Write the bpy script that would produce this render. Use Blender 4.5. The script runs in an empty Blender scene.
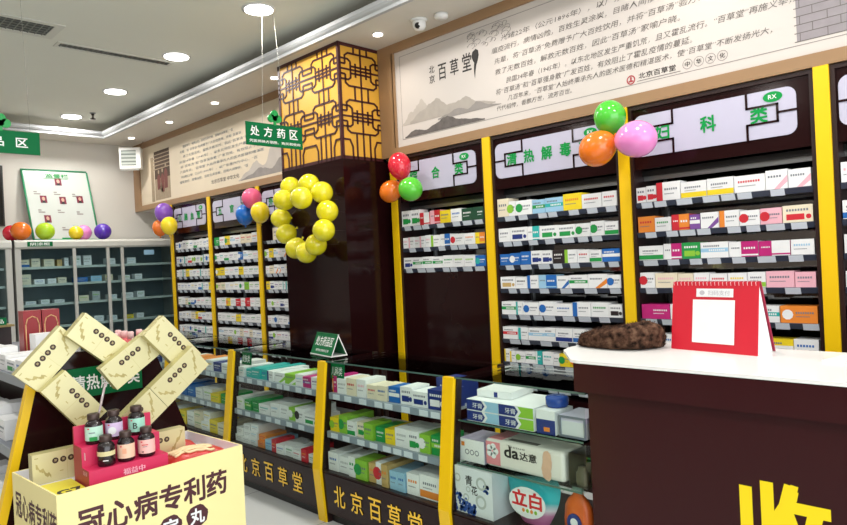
import bpy, bmesh, math, random
from mathutils import Vector, Matrix, noise

random.seed(7)
scene = bpy.context.scene
COL = scene.collection

# ---------------------------------------------------------------- camera
yaw, pitch, roll, FPX = .782308, -.0032765, -.0475, 662.9
CAM = Vector((0, 0, 1.5))
Fw = Vector((math.sin(yaw)*math.cos(pitch), math.cos(yaw)*math.cos(pitch), math.sin(pitch)))
_r = Vector((math.cos(yaw), -math.sin(yaw), 0)); _u = _r.cross(Fw)
Rt = math.cos(roll)*_r + math.sin(roll)*_u
Up = -math.sin(roll)*_r + math.cos(roll)*_u
cd = bpy.data.cameras.new('camera'); cam = bpy.data.objects.new('camera', cd); COL.objects.link(cam)
cd.sensor_width = 36; cd.lens = FPX/847*36; cd.clip_start = .05
M = Matrix((Rt, Up, -Fw)).transposed().to_4x4(); M.translation = CAM
cam.matrix_world = M
scene.camera = cam

# ---------------------------------------------------------------- world, exposure, daylight
w = bpy.data.worlds.new('world'); scene.world = w; w.use_nodes = True
w.node_tree.nodes['Background'].inputs[0].default_value = (.93, .97, 1, 1)
w.node_tree.nodes['Background'].inputs[1].default_value = 1.0
vs = scene.view_settings
vs.view_transform = 'Standard'; vs.look = 'None'; vs.gamma = 1; vs.exposure = -0.13
try: vs.use_curve_mapping = False
except Exception: pass
DOWN_W, SPOT_W, DAY_W = 17.0, 6.0, 120.0
dl = bpy.data.lights.new('shopfront_daylight', 'AREA'); dl.shape = 'RECTANGLE'; dl.size = 5.5; dl.size_y = 2.6; dl.energy = DAY_W
dl.color = (.95, .98, 1)
dlo = bpy.data.objects.new('shopfront_daylight', dl); COL.objects.link(dlo)
dlo.location = (.6, -1.9, 1.7); dlo.rotation_euler = (math.radians(90), 0, 0)

# ---------------------------------------------------------------- helpers
def at(px, py, ax, v):
    d = Fw + Rt*((px-423.5)/FPX) - Up*((py-262.5)/FPX)
    i = 'xyz'.index(ax)
    return CAM + d*((v-CAM[i])/d[i])

def lin(h):
    h = h.lstrip('#')
    c = [int(h[i:i+2], 16)/255 for i in (0, 2, 4)]
    return tuple(x/12.92 if x <= .04045 else ((x+.055)/1.055)**2.4 for x in c)

MATS = {}
def mat(name, col='#ffffff', rough=.5, metal=0, spec=.5, vary=0, scale=8, bump=0, emit=0, coat=0, stretch=None, alpha=1, trans=0):
    if name in MATS: return MATS[name]
    m = bpy.data.materials.new(name); m.use_nodes = True
    nt = m.node_tree; b = nt.nodes['Principled BSDF']
    c = lin(col) if isinstance(col, str) else col
    b.inputs['Base Color'].default_value = (*c, 1)
    b.inputs['Roughness'].default_value = rough
    b.inputs['Metallic'].default_value = metal
    b.inputs['Specular IOR Level'].default_value = spec
    if coat: b.inputs['Coat Weight'].default_value = coat; b.inputs['Coat Roughness'].default_value = .05
    if alpha < 1: b.inputs['Alpha'].default_value = alpha
    if trans: b.inputs['Transmission Weight'].default_value = trans
    if emit:
        b.inputs['Emission Color'].default_value = (*c, 1); b.inputs['Emission Strength'].default_value = emit
    if vary or bump:
        tc = nt.nodes.new('ShaderNodeTexCoord'); nz = nt.nodes.new('ShaderNodeTexNoise')
        nz.inputs['Scale'].default_value = scale; nz.inputs['Detail'].default_value = 4
        mp = nt.nodes.new('ShaderNodeMapping')
        if stretch: mp.inputs['Scale'].default_value = stretch
        nt.links.new(tc.outputs['Object'], mp.inputs[0]); nt.links.new(mp.outputs[0], nz.inputs['Vector'])
        if vary:
            mx = nt.nodes.new('ShaderNodeMix'); mx.data_type = 'RGBA'
            mx.inputs[6].default_value = (*[x*(1-vary) for x in c], 1)
            mx.inputs[7].default_value = (*[min(1, x*(1+vary)) for x in c], 1)
            nt.links.new(nz.outputs[0], mx.inputs[0]); nt.links.new(mx.outputs[2], b.inputs['Base Color'])
        if bump:
            bp = nt.nodes.new('ShaderNodeBump'); bp.inputs['Strength'].default_value = bump; bp.inputs['Distance'].default_value = .01
            nt.links.new(nz.outputs[0], bp.inputs['Height']); nt.links.new(bp.outputs[0], b.inputs['Normal'])
    MATS[name] = m
    return m

def glass_mat(name, tint=(.93, .97, .95), blend=.12, rough=.02):
    if name in MATS: return MATS[name]
    m = bpy.data.materials.new(name); m.use_nodes = True; nt = m.node_tree; nt.nodes.clear()
    o = nt.nodes.new('ShaderNodeOutputMaterial'); mx = nt.nodes.new('ShaderNodeMixShader')
    t = nt.nodes.new('ShaderNodeBsdfTransparent'); g = nt.nodes.new('ShaderNodeBsdfGlossy'); l = nt.nodes.new('ShaderNodeLayerWeight')
    t.inputs[0].default_value = (*tint, 1); g.inputs['Roughness'].default_value = rough
    l.inputs[0].default_value = blend
    nt.links.new(l.outputs['Fresnel'], mx.inputs[0]); nt.links.new(t.outputs[0], mx.inputs[1]); nt.links.new(g.outputs[0], mx.inputs[2])
    nt.links.new(mx.outputs[0], o.inputs[0])
    MATS[name] = m
    return m

WALL = mat('wall_paint', '#d6d2ca', .8, vary=.02, scale=3)
CEIL = mat('ceiling_paint', '#e2e3d9', .85, vary=.015, scale=2)
SOFFIT = mat('soffit_paint', '#d8d2c8', .8, vary=.02, scale=2)
COVE = mat('cove_white', '#b0b2b4', .4, vary=.01)
BROWN = mat('dark_brown_laminate', '#220c0d', .12, spec=.22, vary=.12, scale=3)
BROWNM = mat('dark_brown_matte', '#26100f', .4, vary=.1, scale=3)
CASHB = mat('cashier_brown_laminate', '#351114', .22, spec=.22, vary=.12, scale=2)
YELLOW = mat('yellow_trim', '#f4c60a', .35, vary=.03, scale=5)
YTXT = mat('yellow_lettering', '#ffcf36', .35)
YTXT2 = mat('bright_yellow_lettering', '#ffe000', .4)
TAN = mat('tan_frame', '#9b7a58', .45, vary=.06, scale=6)
PAPER = mat('banner_paper', '#cfc7c1', .6, vary=.03, scale=2)
PAPER2 = mat('old_banner_paper', '#d9cbb4', .6, vary=.05, scale=2)
INK = mat('black_ink', '#2a2624', .6)
INKG = mat('grey_ink', '#68635f', .7)
INKB = mat('blue_grey_ink', '#6f7a80', .7)
WASH1 = mat('pale_ink_wash', '#bab2aa', .7, vary=.12, scale=9)
WASH2 = mat('mid_ink_wash', '#918b87', .7, vary=.2, scale=14)
WASH3 = mat('dark_ink_wash', '#625c5a', .7, vary=.5, scale=24)
SIGNW = mat('sign_white_acrylic', '#c0bdd2', .25, vary=.02)
GREENT = mat('green_lettering', '#0c9546', .5, spec=.2)
GREENS = mat('green_sign', '#066a3c', .45, spec=.15, vary=.04, scale=10)
WHITET = mat('white_lettering', '#f4f6f4', .4)
MIRROR = mat('mirror_back', (.22, .225, .225), .06, metal=1)
SHELFG = mat('shelf_grey', '#6e7480', .35, vary=.05)
TAGW = mat('price_tag_white', '#d9e0ea', .35)
TAGD = mat('price_rail_dark', '#3b4152', .3)
BLACK = mat('black_plastic', '#141414', .3, vary=.05)
STEEL = mat('brushed_metal', '#9ca0a2', .3, metal=.9, vary=.05)
GREYF = mat('fridge_grey_frame', '#b9b9b4', .35, vary=.04)
FRIDGEIN = mat('fridge_interior', '#7f8c90', .5, vary=.06)
WHITEP = mat('white_plastic', '#eeeeec', .35, vary=.02)
WHITETOP = mat('white_laminate', '#f2f2f0', .25, vary=.015)
FLOORM = None
GLASS = glass_mat('clear_glass', blend=.05)
GLASSE = mat('glass_edge', '#4d6a62', .1, spec=.6)
GLASSF = glass_mat('fridge_glass', (.84, .91, .92), .12)
CREAM = mat('cream_carton', '#f3e6a4', .5, vary=.03, scale=4)
CARTIN = mat('carton_inside_white', '#e4e2e6', .6, vary=.03)
MAROON = mat('maroon_print', '#4a2028', .5)
LATY = None

PAL = {'w': '#eeeff0', 'c': '#eadfc6', 'b': '#2369b8', 'n': '#22357e', 'g': '#22994a', 'f': '#1c4a34', 'l': '#8fc63e', 't': '#2fb0ac',
       'r': '#cf2a38', 'k': '#f0b6c4', 'm': '#c02378', 'y': '#f1d528', 'o': '#ea8a34', 'p': '#7d4f9c', 'd': '#2c2426', 'a': '#9cc8e4', 'e': '#b4b8ba', 'h': '#c9a86a'}
CNAME = {'w': 'white', 'c': 'cream', 'b': 'blue', 'n': 'navy', 'g': 'green', 'f': 'dark-green', 'l': 'lime', 't': 'teal', 'r': 'red', 'k': 'pale-pink', 'm': 'magenta',
         'y': 'yellow', 'o': 'orange', 'p': 'purple', 'd': 'black', 'a': 'light-blue', 'e': 'grey', 'h': 'tan'}
def pm(c): return mat('card_'+CNAME[c].replace('-', '_'), PAL[c], .38, vary=.04, scale=12)
PRINT = mat('dark_print', '#767b86', .6)
PRINTW = mat('white_print', '#f0f0f0', .5)

class MB:
    def __init__(s): s.v = []; s.f = []; s.m = []; s.mats = []; s.smooth = []
    def mi(s, m):
        if m not in s.mats: s.mats.append(m)
        return s.mats.index(m)
    def poly(s, pts, m, smooth=False):
        n = len(s.v); s.v += [tuple(p) for p in pts]; s.f.append(tuple(range(n, n+len(pts)))); s.m.append(s.mi(m)); s.smooth.append(smooth)
    def add(s, vs, fs, m, smooth=False):
        n = len(s.v); s.v += [tuple(p) for p in vs]; k = s.mi(m)
        for f in fs: s.f.append(tuple(n+i for i in f)); s.m.append(k); s.smooth.append(smooth)
        return s
    def box(s, x0, x1, y0, y1, z0, z1, m):
        x0, x1 = sorted((x0, x1)); y0, y1 = sorted((y0, y1)); z0, z1 = sorted((z0, z1))
        return s.add([(x0,y0,z0),(x1,y0,z0),(x1,y1,z0),(x0,y1,z0),(x0,y0,z1),(x1,y0,z1),(x1,y1,z1),(x0,y1,z1)],
              [(3,2,1,0),(4,5,6,7),(0,1,5,4),(1,2,6,5),(2,3,7,6),(3,0,4,7)], m)
    def prism(s, poly, o, ux, uy, d, m, m2=None):
        """polygon (list of (u,v)) in frame o, ux, uy pushed along d"""
        o, ux, uy, d = Vector(o), Vector(ux), Vector(uy), Vector(d)
        a = [o+ux*p[0]+uy*p[1] for p in poly]; b = [p+d for p in a]; n = len(a)
        if ux.cross(uy).dot(d) > 0: a, b = b, a       # a is then the cap looked at along -d
        s.add(a, [tuple(range(n))], m2 or m); s.add(b, [tuple(range(n-1, -1, -1))], m)
        s.add(a+b, [(i, n+i, n+(i+1) % n, (i+1) % n) for i in range(n)], m)
        return s
    def tube(s, path, r, m, n=8, cap=True):
        path = [Vector(p) for p in path]; rings = []
        for i, p in enumerate(path):
            t = (path[min(i+1, len(path)-1)]-path[max(i-1, 0)]).normalized()
            a = t.orthogonal().normalized(); b = t.cross(a)
            rr = r[i] if isinstance(r, (list, tuple)) else r
            rings.append([p+(a*math.cos(2*math.pi*k/n)+b*math.sin(2*math.pi*k/n))*rr for k in range(n)])
        vs = [q for g in rings for q in g]; fs = []
        for i in range(len(path)-1):
            for k in range(n): fs.append((i*n+k, i*n+(k+1) % n, (i+1)*n+(k+1) % n, (i+1)*n+k))
        if cap: fs += [tuple(range(n-1, -1, -1)), tuple(range((len(path)-1)*n, len(path)*n))]
        return s.add(vs, fs, m, True)
    def lathe(s, prof, m, n=24, c=(0, 0, 0), seg=None):
        """prof: (r,z) bottom to top about z"""
        c = Vector(c); vs = []; fs = []
        for r, z in prof:
            for k in range(n):
                a = 2*math.pi*k/n; vs.append(c+Vector((r*math.cos(a), r*math.sin(a), z)))
        for i in range(len(prof)-1):
            for k in range(n): fs.append((i*n+k, i*n+(k+1) % n, (i+1)*n+(k+1) % n, (i+1)*n+k))
        fs += [tuple(range(n-1, -1, -1)), tuple(range((len(prof)-1)*n, len(prof)*n))]
        return s.add(vs, fs, m, True)
    def mesh(s, name):
        me = bpy.data.meshes.new(name); me.from_pydata(s.v, [], s.f)
        for m in s.mats: me.materials.append(m)
        me.polygons.foreach_set('material_index', s.m); me.polygons.foreach_set('use_smooth', s.smooth)
        me.update()
        return me
    def build(s, name, parent=None, origin=None):
        """verts are in world space; parent (unrotated) or origin shifts them to local"""
        o = Vector(origin) if origin is not None else (wloc(parent) if parent else Vector())
        if o.length: s.v = [tuple(Vector(p)-o) for p in s.v]
        ob = bpy.data.objects.new(name, s.mesh(name)); COL.objects.link(ob)
        if parent: ob.parent = parent
        if origin is not None: ob.location = Vector(origin)-(wloc(parent) if parent else Vector())
        return ob
    def local(s, name, parent=None):
        ob = bpy.data.objects.new(name, s.mesh(name)); COL.objects.link(ob)
        if parent: ob.parent = parent
        return ob

def wloc(o):
    v = Vector()
    while o: v += o.location; o = o.parent
    return v
def tag(o, label, cat, group=None):
    o['label'] = label; o['category'] = cat
    if group: o['group'] = group
    return o
def thing(name, label, cat, loc=(0, 0, 0), group=None, rz=0):
    o = bpy.data.objects.new(name, None); o.empty_display_size = .05; COL.objects.link(o); o.location = loc; o.rotation_euler = (0, 0, rz)
    return tag(o, label, cat, group)
def struct(name, mb, origin=None):
    o = mb.build(name, None, origin); o['kind'] = 'structure'; return o

_T = {}
def glyphs(body, bold=0, res=2):
    """flat outlines of a piece of writing, with its bounds"""
    k = (body, bold, res)
    if k not in _T:
        c = bpy.data.curves.new('t', 'FONT'); c.body = body; c.offset = bold; c.resolution_u = res; c.fill_mode = 'FRONT'
        o = bpy.data.objects.new('t', c); COL.objects.link(o)
        dg = bpy.context.evaluated_depsgraph_get(); dg.update()
        me = bpy.data.meshes.new_from_object(o.evaluated_get(dg))
        vs = [tuple(v.co) for v in me.vertices]; fs = [tuple(p.vertices) for p in me.polygons]
        bpy.data.objects.remove(o); bpy.data.curves.remove(c); bpy.data.meshes.remove(me)
        xs = [v[0] for v in vs] or [0]; ys = [v[1] for v in vs] or [0]
        _T[k] = (vs, fs, min(xs), max(xs), min(ys), max(ys))
    return _T[k]
def write(mb, body, o, ux, uy, m, w=None, h=None, bold=0, res=2, slant=0):
    """set writing into mb: o = lower-left corner of its bounds, fitted to width w and/or height h"""
    heavy = bold >= .0115
    vs, fs, x0, x1, y0, y1 = glyphs(body, 0 if heavy else bold, res)
    if not vs: return mb
    sx = w/(x1-x0) if w else h/(y1-y0); sy = h/(y1-y0) if h else sx
    o, ux, uy = Vector(o), Vector(ux), Vector(uy); nz_ = ux.cross(uy)
    offs = [(0, 0)]
    if heavy:
        g = min(bold, .04)*1.0
        offs = [(-g*.8, -g*.8), (g*.8, -g*.8), (g*.8, g*.8), (-g*.8, g*.8)] if h and h > .03 else [(-g, 0), (g, 0)]
    for k, (du, dv) in enumerate(offs):
        oo = o+nz_*(.00006*k)
        mb.add([oo+ux*((v[0]-x0+du)*sx+slant*(v[1]-y0)*sy)+uy*((v[1]-y0+dv)*sy) for v in vs], fs, m)
    return mb
DX, DY = (0, -1, 0), (0, 0, 1)      # writing on a face that looks to -x
FX = (1, 0, 0)                      # writing on a face that looks to -y

# ---------------------------------------------------------------- room
XW, YB, XL, YF, ZC, ZS = 3.97, 9.1, -3.6, -2.0, 3.40, 3.22
def floor_mat():
    m = bpy.data.materials.new('floor_tiles'); m.use_nodes = True; nt = m.node_tree; b = nt.nodes['Principled BSDF']
    tc = nt.nodes.new('ShaderNodeTexCoord'); br = nt.nodes.new('ShaderNodeTexBrick'); br.offset = 0
    br.inputs['Scale'].default_value = 1; br.inputs['Brick Width'].default_value = .8; br.inputs['Row Height'].default_value = .8
    br.inputs['Mortar Size'].default_value = .003
    br.inputs['Color1'].default_value = (*lin('#cdd0cf'), 1); br.inputs['Color2'].default_value = (*lin('#c8cccb'), 1); br.inputs['Mortar'].default_value = (*lin('#84888a'), 1)
    nt.links.new(tc.outputs['Object'], br.inputs[0]); nt.links.new(br.outputs[0], b.inputs['Base Color'])
    b.inputs['Roughness'].default_value = .22
    return m
struct('floor', MB().box(XL, XW+.1, YF, YB+.1, -.1, 0, floor_mat()))
struct('ceiling', MB().box(XL, XW+.1, YF, YB+.1, ZC, ZC+.1, CEIL))
struct('wall_right', MB().box(XW, XW+.1, YF, YB+.1, 0, ZC, WALL))
struct('wall_back', MB().box(XL, XW, YB, YB+.1, 0, ZC, WALL))
struct('wall_left', MB().box(XL-.1, XL, YF, YB+.1, 0, ZC, mat('unseen_wall_brown', '#96877f', .5, vary=.1, scale=2)))  # unseen wall; its brown is chosen for glass reflections and bounce
# dropped soffit along both walls with a moulded cove lip
sf = MB(); sf.box(3.09, XW, YF, YB, ZS, ZS+.03, SOFFIT); sf.box(XL, 3.09, 8.70, YB, ZS, ZS+.03, SOFFIT)
struct('ceiling_soffit', sf)
cv = MB()
prof = [(0, 0), (0, .022), (-.018, .034), (-.03, .05), (-.03, .078), (.012, .078), (.012, .03), (.03, .03), (.03, 0)]
cv.prism(prof, (3.075, YF, ZS-.001), (1, 0, 0), (0, 0, 1), (0, 8.675-YF, 0), COVE)
cv.prism([(-a, b) for a, b in prof], (3.075, 8.675, ZS-.001), (0, -1, 0), (0, 0, 1), (XL-3.075, 0, 0), COVE)
struct('trim_1', cv)
struct('trim_2', MB().box(3.63, XW, YF, YB, 2.335, ZS, WALL))      # bulkhead above the shelving

# pillar: dark glossy shaft with a golden fretwork box round its head
PX, PY0, PY1, PZ = 3.185, 4.03, 4.876, 2.315
struct('column_shaft', MB().box(PX, XW, PY0, PY1, 0, PZ, BROWN))
LATY = mat('golden_panel', '#dca53a', .4, vary=.1, scale=6)
FRET = mat('fretwork_brown', '#43161a', .4)
pl = thing('pillar_lattice_box', 'golden lattice box with brown Chinese fretwork around the pillar head', 'lattice', (PX, PY0, PZ))
MB().box(PX+.008, 3.632, PY0+.008, PY1-.008, PZ+.004, ZS-.004, LATY).build('golden_panel', pl)
def fret(mb, o, ux, nrm, W, H):
    """a fret of wide bars, crossing pairs and clipped squares on a face of W x H"""
    ux = Vector(ux); uz = Vector((0, 0, 1)); o = Vector(o); d = Vector(nrm)*-.012
    def bar(x0, z0, x1, z1, t=.0072):
        mb.prism([(x0-(t if z0 != z1 else 0), z0-(t if x0 != x1 else 0)), (x1+(t if z0 != z1 else 0), z0-(t if x0 != x1 else 0)),
                  (x1+(t if z0 != z1 else 0), z1+(t if x0 != x1 else 0)), (x0-(t if z0 != z1 else 0), z1+(t if x0 != x1 else 0))], o, ux, uz, d, FRET)
    def path(pts):
        for a, b in zip(pts, pts[1:]):
            if abs(a[0]-b[0]) < 1e-6 or abs(a[1]-b[1]) < 1e-6:
                x0, x1 = sorted((a[0], b[0])); z0, z1 = sorted((a[1], b[1])); bar(x0, z0, x1, z1)
            else:
                p, q = Vector((a[0], a[1])), Vector((b[0], b[1])); t = (q-p).normalized(); n = Vector((-t.y, t.x))*.0072; t *= .003
                mb.prism([tuple(p-n-t), tuple(q-n+t), tuple(q+n+t), tuple(p+n-t)], o, ux, uz, d, FRET)
    bar(0, .012, W, .012, .014); bar(0, H-.012, W, H-.012, .014); bar(.012, 0, .012, H, .014); bar(W-.012, 0, W-.012, H, .014)
    def cell(cx, cz, a, b):
        """one motif: centre lines with a knot of small squares, held by rounded loops"""
        P = lambda u, v: (cx+u*a, cz+v*b)
        path([P(0, -1), P(0, 1)]); path([P(-1, 0), P(1, 0)])
        for q in (-1, 1):
            path([P(q*.24, -.30), P(q*.24, .30)]); path([P(-.46, q*.15), P(.46, q*.15)])
            path([P(q*.30, .70), P(q*.30, 1)]); path([P(q*.30, -.70), P(q*.30, -1)])
            path([P(-.70, q*.22), P(-.70, q*.58), P(-.56, q*.70), P(.56, q*.70), P(.70, q*.58), P(.70, q*.22)])
            for h in (-1, 1): path([P(h*1, q*.44), P(h*.58, q*.44), P(h*.46, q*.34), P(h*.46, q*.0)]); path([P(h*1, q*.22), P(h*.70, q*.22)])
    nx = max(1, round(W/.42)); a = W/nx/2; b = .183
    for i in range(nx):
        cx = a*(2*i+1)
        for j in range(2): cell(cx, H-.02-b-2*b*j, a, b)
        e = H-.02-4*b
        for q in (-.3, 0, .3): path([(cx+q*a, 0), (cx+q*a, e)])
        path([(cx-a, e), (cx-.62*a, e), (cx-.5*a, e-.3*b), (cx-.5*a, 0)]); path([(cx+a, e), (cx+.62*a, e), (cx+.5*a, e-.3*b), (cx+.5*a, 0)])
fr = MB(); fret(fr, (PX+.002, PY1, PZ), (0, -1, 0), (-1, 0, 0), PY1-PY0, ZS-PZ)
fr.build('fretwork', pl)
fr = MB(); fret(fr, (PX, PY0+.002, PZ), (1, 0, 0), (0, -1, 0), 3.632-PX, ZS-PZ)
fr.build('fretwork', pl)

# ---------------------------------------------------------------- ceiling fittings
LENS = mat('lamp_lens', (1, .98, .95), .4, emit=14)
LENS2 = mat('spot_lens', (1, .93, .82), .4, emit=10)
def downlight(x, y, z, r, small, label, group):
    nm = 'recessed_spotlight' if small else 'ceiling_downlight'
    t = thing(nm, label, 'ceiling light', (x, y, z), group)
    MB().lathe([(r*1.16, -.006), (r*1.16, -.0005), (r*.98, -.0005), (r*.98, -.006)], WHITEP, 28).local('trim_ring', t)
    MB().lathe([(r*.97, -.012), (r*.97, -.003)], LENS2 if small else LENS, 28).local('lens', t)
    if small:
        l = bpy.data.lights.new('spot_glow', 'SPOT'); l.spot_size = math.radians(115); l.spot_blend = .6; l.shadow_soft_size = .04; l.energy = SPOT_W; l.color = (1, .9, .76)
    else:
        l = bpy.data.lights.new('lamp_glow', 'AREA'); l.shape = 'DISK'; l.size = r*1.9; l.energy = DOWN_W; l.color = (1, .97, .92)
    lo = bpy.data.objects.new(nm+'_light', l); COL.objects.link(lo); lo.parent = t; lo.location = (0, 0, -.02)
G = 'downlights in a row along the ceiling'
for y, d in ((8.434, 'by the back cornice, smallest of its row'), (7.058, 'second out from the back cornice'), (5.618, 'at the end of the slot vent'), (4.245, 'above the green hanging sign by the pillar')):
    downlight(2.64, y, ZC, .105, False, 'round white ceiling downlight '+d, G)
for x, y in ((2.64, 2.85), (2.64, 1.45), (2.64, .05), (.3, 7.0), (.3, 4.2), (.3, 2.0), (.3, 0), (-2, 5.6), (-2, 2.8), (-2, 0)):  # unseen lamps: the row carried on, plus rows added for illumination
    downlight(x, y, ZC, .105, False, 'round white ceiling downlight out of view over the shop floor', 'downlights out of view')
G = 'small spotlights along the dropped soffit'
for y, d in ((8.465, 'above the white louvered box'), (7.356, 'second along from the louvered box'), (6.278, 'third along from the louvered box'), (5.154, 'beside the top of the lattice box'), (3.727, 'by the camera, over the banner start')):
    downlight(3.335, y, ZS, .037, True, 'small round spotlight in the soffit '+d, G)
for y in (2.6, 1.45, .35):
    downlight(3.335, y, ZS, .037, True, 'small round spotlight in the soffit out of view', 'soffit spotlights out of view')

VF = mat('vent_frame', '#d4d4cb', .6)
t = thing('air_vent', 'wide grey air return grille in the ceiling', 'vent', (1.0, 5.57, ZC))
mb = MB(); x0, x1, y0, y1 = .2, 1.68, 5.40, 5.755
mb.box(x0, x1, y0, y0+.05, ZC-.009, ZC-.0005, VF).box(x0, x1, y1-.05, y1, ZC-.009, ZC-.0005, VF).box(x1-.06, x1, y0+.05, y1-.05, ZC-.009, ZC-.0005, VF).box(x0, x0+.05, y0+.05, y1-.05, ZC-.009, ZC-.0005, VF)
mb.build('frame', t)
VD = mat('vent_dark', '#4a4d4a', .6); VG = mat('vent_slat_grey', '#7d807a', .5)
mb = MB().box(x0+.05, x1-.06, y0+.05, y1-.05, ZC-.003, ZC-.0005, VD); mb.build('backing', t)
mb = MB()
for k in range(28): mb.box(x0+.07+k*.049, x0+.078+k*.049, y0+.05, y1-.05, ZC-.0085, ZC-.004, VG)
for k in range(4): mb.box(x0+.05, x1-.06, y0+.09+k*.055, y0+.094+k*.055, ZC-.007, ZC-.004, VG)
mb.build('slats', t)
t = thing('air_slot_vent', 'long narrow slot vent in the ceiling pointing to a downlight', 'vent', (2.2, 5.86, ZC))
mb = MB().box(1.74, 2.70, 5.79, 5.815, ZC-.008, ZC-.0005, VF).box(1.74, 2.70, 5.905, 5.93, ZC-.008, ZC-.0005, VF).box(1.74, 1.765, 5.815, 5.905, ZC-.008, ZC-.0005, VF).box(2.675, 2.70, 5.815, 5.905, ZC-.008, ZC-.0005, VF)
mb.build('frame', t); MB().box(1.765, 2.675, 5.815, 5.905, ZC-.003, ZC-.0005, VD).build('backing', t)
mb = MB()
for k in range(22): mb.box(1.78+k*.0405, 1.786+k*.0405, 5.815, 5.905, ZC-.007, ZC-.004, VG)
mb.build('slats', t)
t = thing('fire_sprinkler', 'small dark sprinkler head hanging from the ceiling', 'sprinkler', (2.78, 8.15, ZC))
MB().lathe([(.03, -.008), (.034, -.0005)], STEEL, 16).local('escutcheon', t)
MB().lathe([(.004, -.075), (.03, -.072), (.03, -.066), (.012, -.06), (.01, -.03), (.016, -.026), (.016, -.009)], mat('dark_brass', '#3a3128', .4, metal=.6), 14).local('nozzle', t)
# camera dome and detector on the soffit
t = thing('security_camera', 'round white dome security camera under the soffit', 'camera', (3.38, 3.33, ZS))
MB().lathe([(.052, -.012), (.06, -.006), (.06, -.0005)], WHITEP, 24).local('base', t)
mb = MB(); mb.lathe([(.012, -.078), (.034, -.07), (.048, -.05), (.05, -.03), (.046, -.012)], WHITEP, 24); mb.local('dome', t)
bm = MB().lathe([(.004, -.006), (.022, 0), (.022, .01)], BLACK, 18)
o = bm.local('lens', t); o.location = (-.035, -.02, -.055); o.rotation_euler = Vector((-.8, -.62, -.55)).to_track_quat('-Z', 'Y').to_euler()
t = tag(MB().lathe([(.042, -.03), (.05, -.02), (.05, -.0005)], WHITEP, 24).local('smoke_detector'), 'pale round smoke detector on the soffit beside the dome camera', 'smoke detector'); t.location = (3.43, 3.16, ZS)

# ---------------------------------------------------------------- banners above the shelving
BX = 3.60
def rect_frame(mb, x, d, y0, y1, z0, z1, t, m, tt=None, tb=None):
    tt = tt or t; tb = tb or t
    mb.box(x, x+d, y0, y1, z0, z0+tb, m); mb.box(x, x+d, y0, y1, z1-tt, z1, m)
    mb.box(x, x+d, y0, y0+t, z0+tb, z1-tt, m); mb.box(x, x+d, y1-t, y1, z0+tb, z1-tt, m)
def ridge(mb, y0, y1, z0, hs, m, x, seed, d=.001):
    """an ink mountain outline between y1 (left) and y0 with peaks hs"""
    rnd = random.Random(seed); n = 60; pts = []
    for i in range(n+1):
        u = i/n; k = u*(len(hs)-1); j = min(int(k), len(hs)-2); f = k-j; f = f*f*(3-2*f)
        h = hs[j]*(1-f)+hs[j+1]*f
        h *= 1+.22*noise.noise(Vector((u*9, seed, 0)))+.12*noise.noise(Vector((u*31, seed, 5)))
        pts.append((y1+(y0-y1)*u, z0+max(.004, h)))
    for a, b in zip(pts, pts[1:]):
        zb = (a[1]+b[1])/2; lo = z0
        mb.poly([(x, a[0], lo), (x, b[0], lo), (x, b[0], b[1]), (x, a[0], a[1])], m)
t = thing('wall_banner', 'long cream calligraphy banner in a tan frame above the medicine shelving', 'banner', (BX, 1.9, 2.335))
mb = MB(); rect_frame(mb, BX-.012, .04, -.9, 4.03, 2.335, ZS, .17, TAN, tt=.07, tb=.065); mb.box(BX-.012, BX+.028, 3.845, 3.87, 2.4, 3.15, TAN); mb.build('frame', t)
MB().box(BX+.004, BX+.026, -.73, 3.86, 2.40, 3.15, PAPER).build('panel', t)
xb = BX+.0035
mb = MB()
for a in ((-.7, 3.79, 2.455, 2.459), (-.7, 3.79, 3.105, 3.109)): mb.box(xb-.0005, xb, a[0], a[1], a[2], a[3], WASH2)
mb.box(xb-.0005, xb, 3.786, 3.79, 2.455, 3.109, WASH2); mb.build('border', t)
mb = MB()
ridge(mb, 3.35, 3.78, 2.56, [.02, .10, .16, .09, .03], WASH1, xb-.0004, 2)
ridge(mb, 2.85, 3.70, 2.56, [.02, .09, .14, .07, .10, .04, .01], mat('ink_wash_middle', '#aaa29a', .7, vary=.2, scale=12), xb-.0008, 3)
ridge(mb, 2.80, 3.40, 2.54, [.01, .03, .05, .03, .06, .02, .005], WASH2, xb-.0012, 4)
ridge(mb, 2.95, 3.76, 2.462, [.01, .05, .03, .06, .09, .05, .03, .01], WASH3, xb-.0016, 5)
mb.build('ink_mountain', t)
mb = MB(); rnd = random.Random(5)
for k in range(26):
    y = 2.72+.34*rnd.random(); z = 2.975+.11*rnd.random(); r = .018+.02*rnd.random()
    pts = [(xb-.0006, y+r*math.cos(i*.45), z+r*.6*math.sin(i*.45)) for i in range(11)]; mb.tube(pts, .0016, WASH2, 4)
mb.build('ink_cloud', t)
mb = MB()
write(mb, '百', (xb-.001, 3.375, 2.83), DX, DY, INK, h=.115, w=.082, bold=.012); write(mb, '草', (xb-.001, 3.255, 2.835), DX, DY, INK, h=.115, w=.082, bold=.012); write(mb, '堂', (xb-.001, 3.135, 2.835), DX, DY, INK, h=.125, w=.085, bold=.012)
write(mb, '北', (xb-.001, 3.47, 2.90), DX, DY, INK, h=.055, bold=.01); write(mb, '京', (xb-.001, 3.47, 2.825), DX, DY, INK, h=.06, bold=.01)
leaf = [(0, .19), (.03, .205), (.052, .19), (.056, .155), (.045, .12), (.03, .09), (.02, .05), (.012, 0), (.008, .04), (.008, .085), (.012, .11), (0, .13), (-.012, .16)]
mb.prism(leaf, (xb-.001, 3.035, 2.765), DX, DY, (.0005, 0, 0), INK)
mb.build('title_lettering', t)
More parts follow.
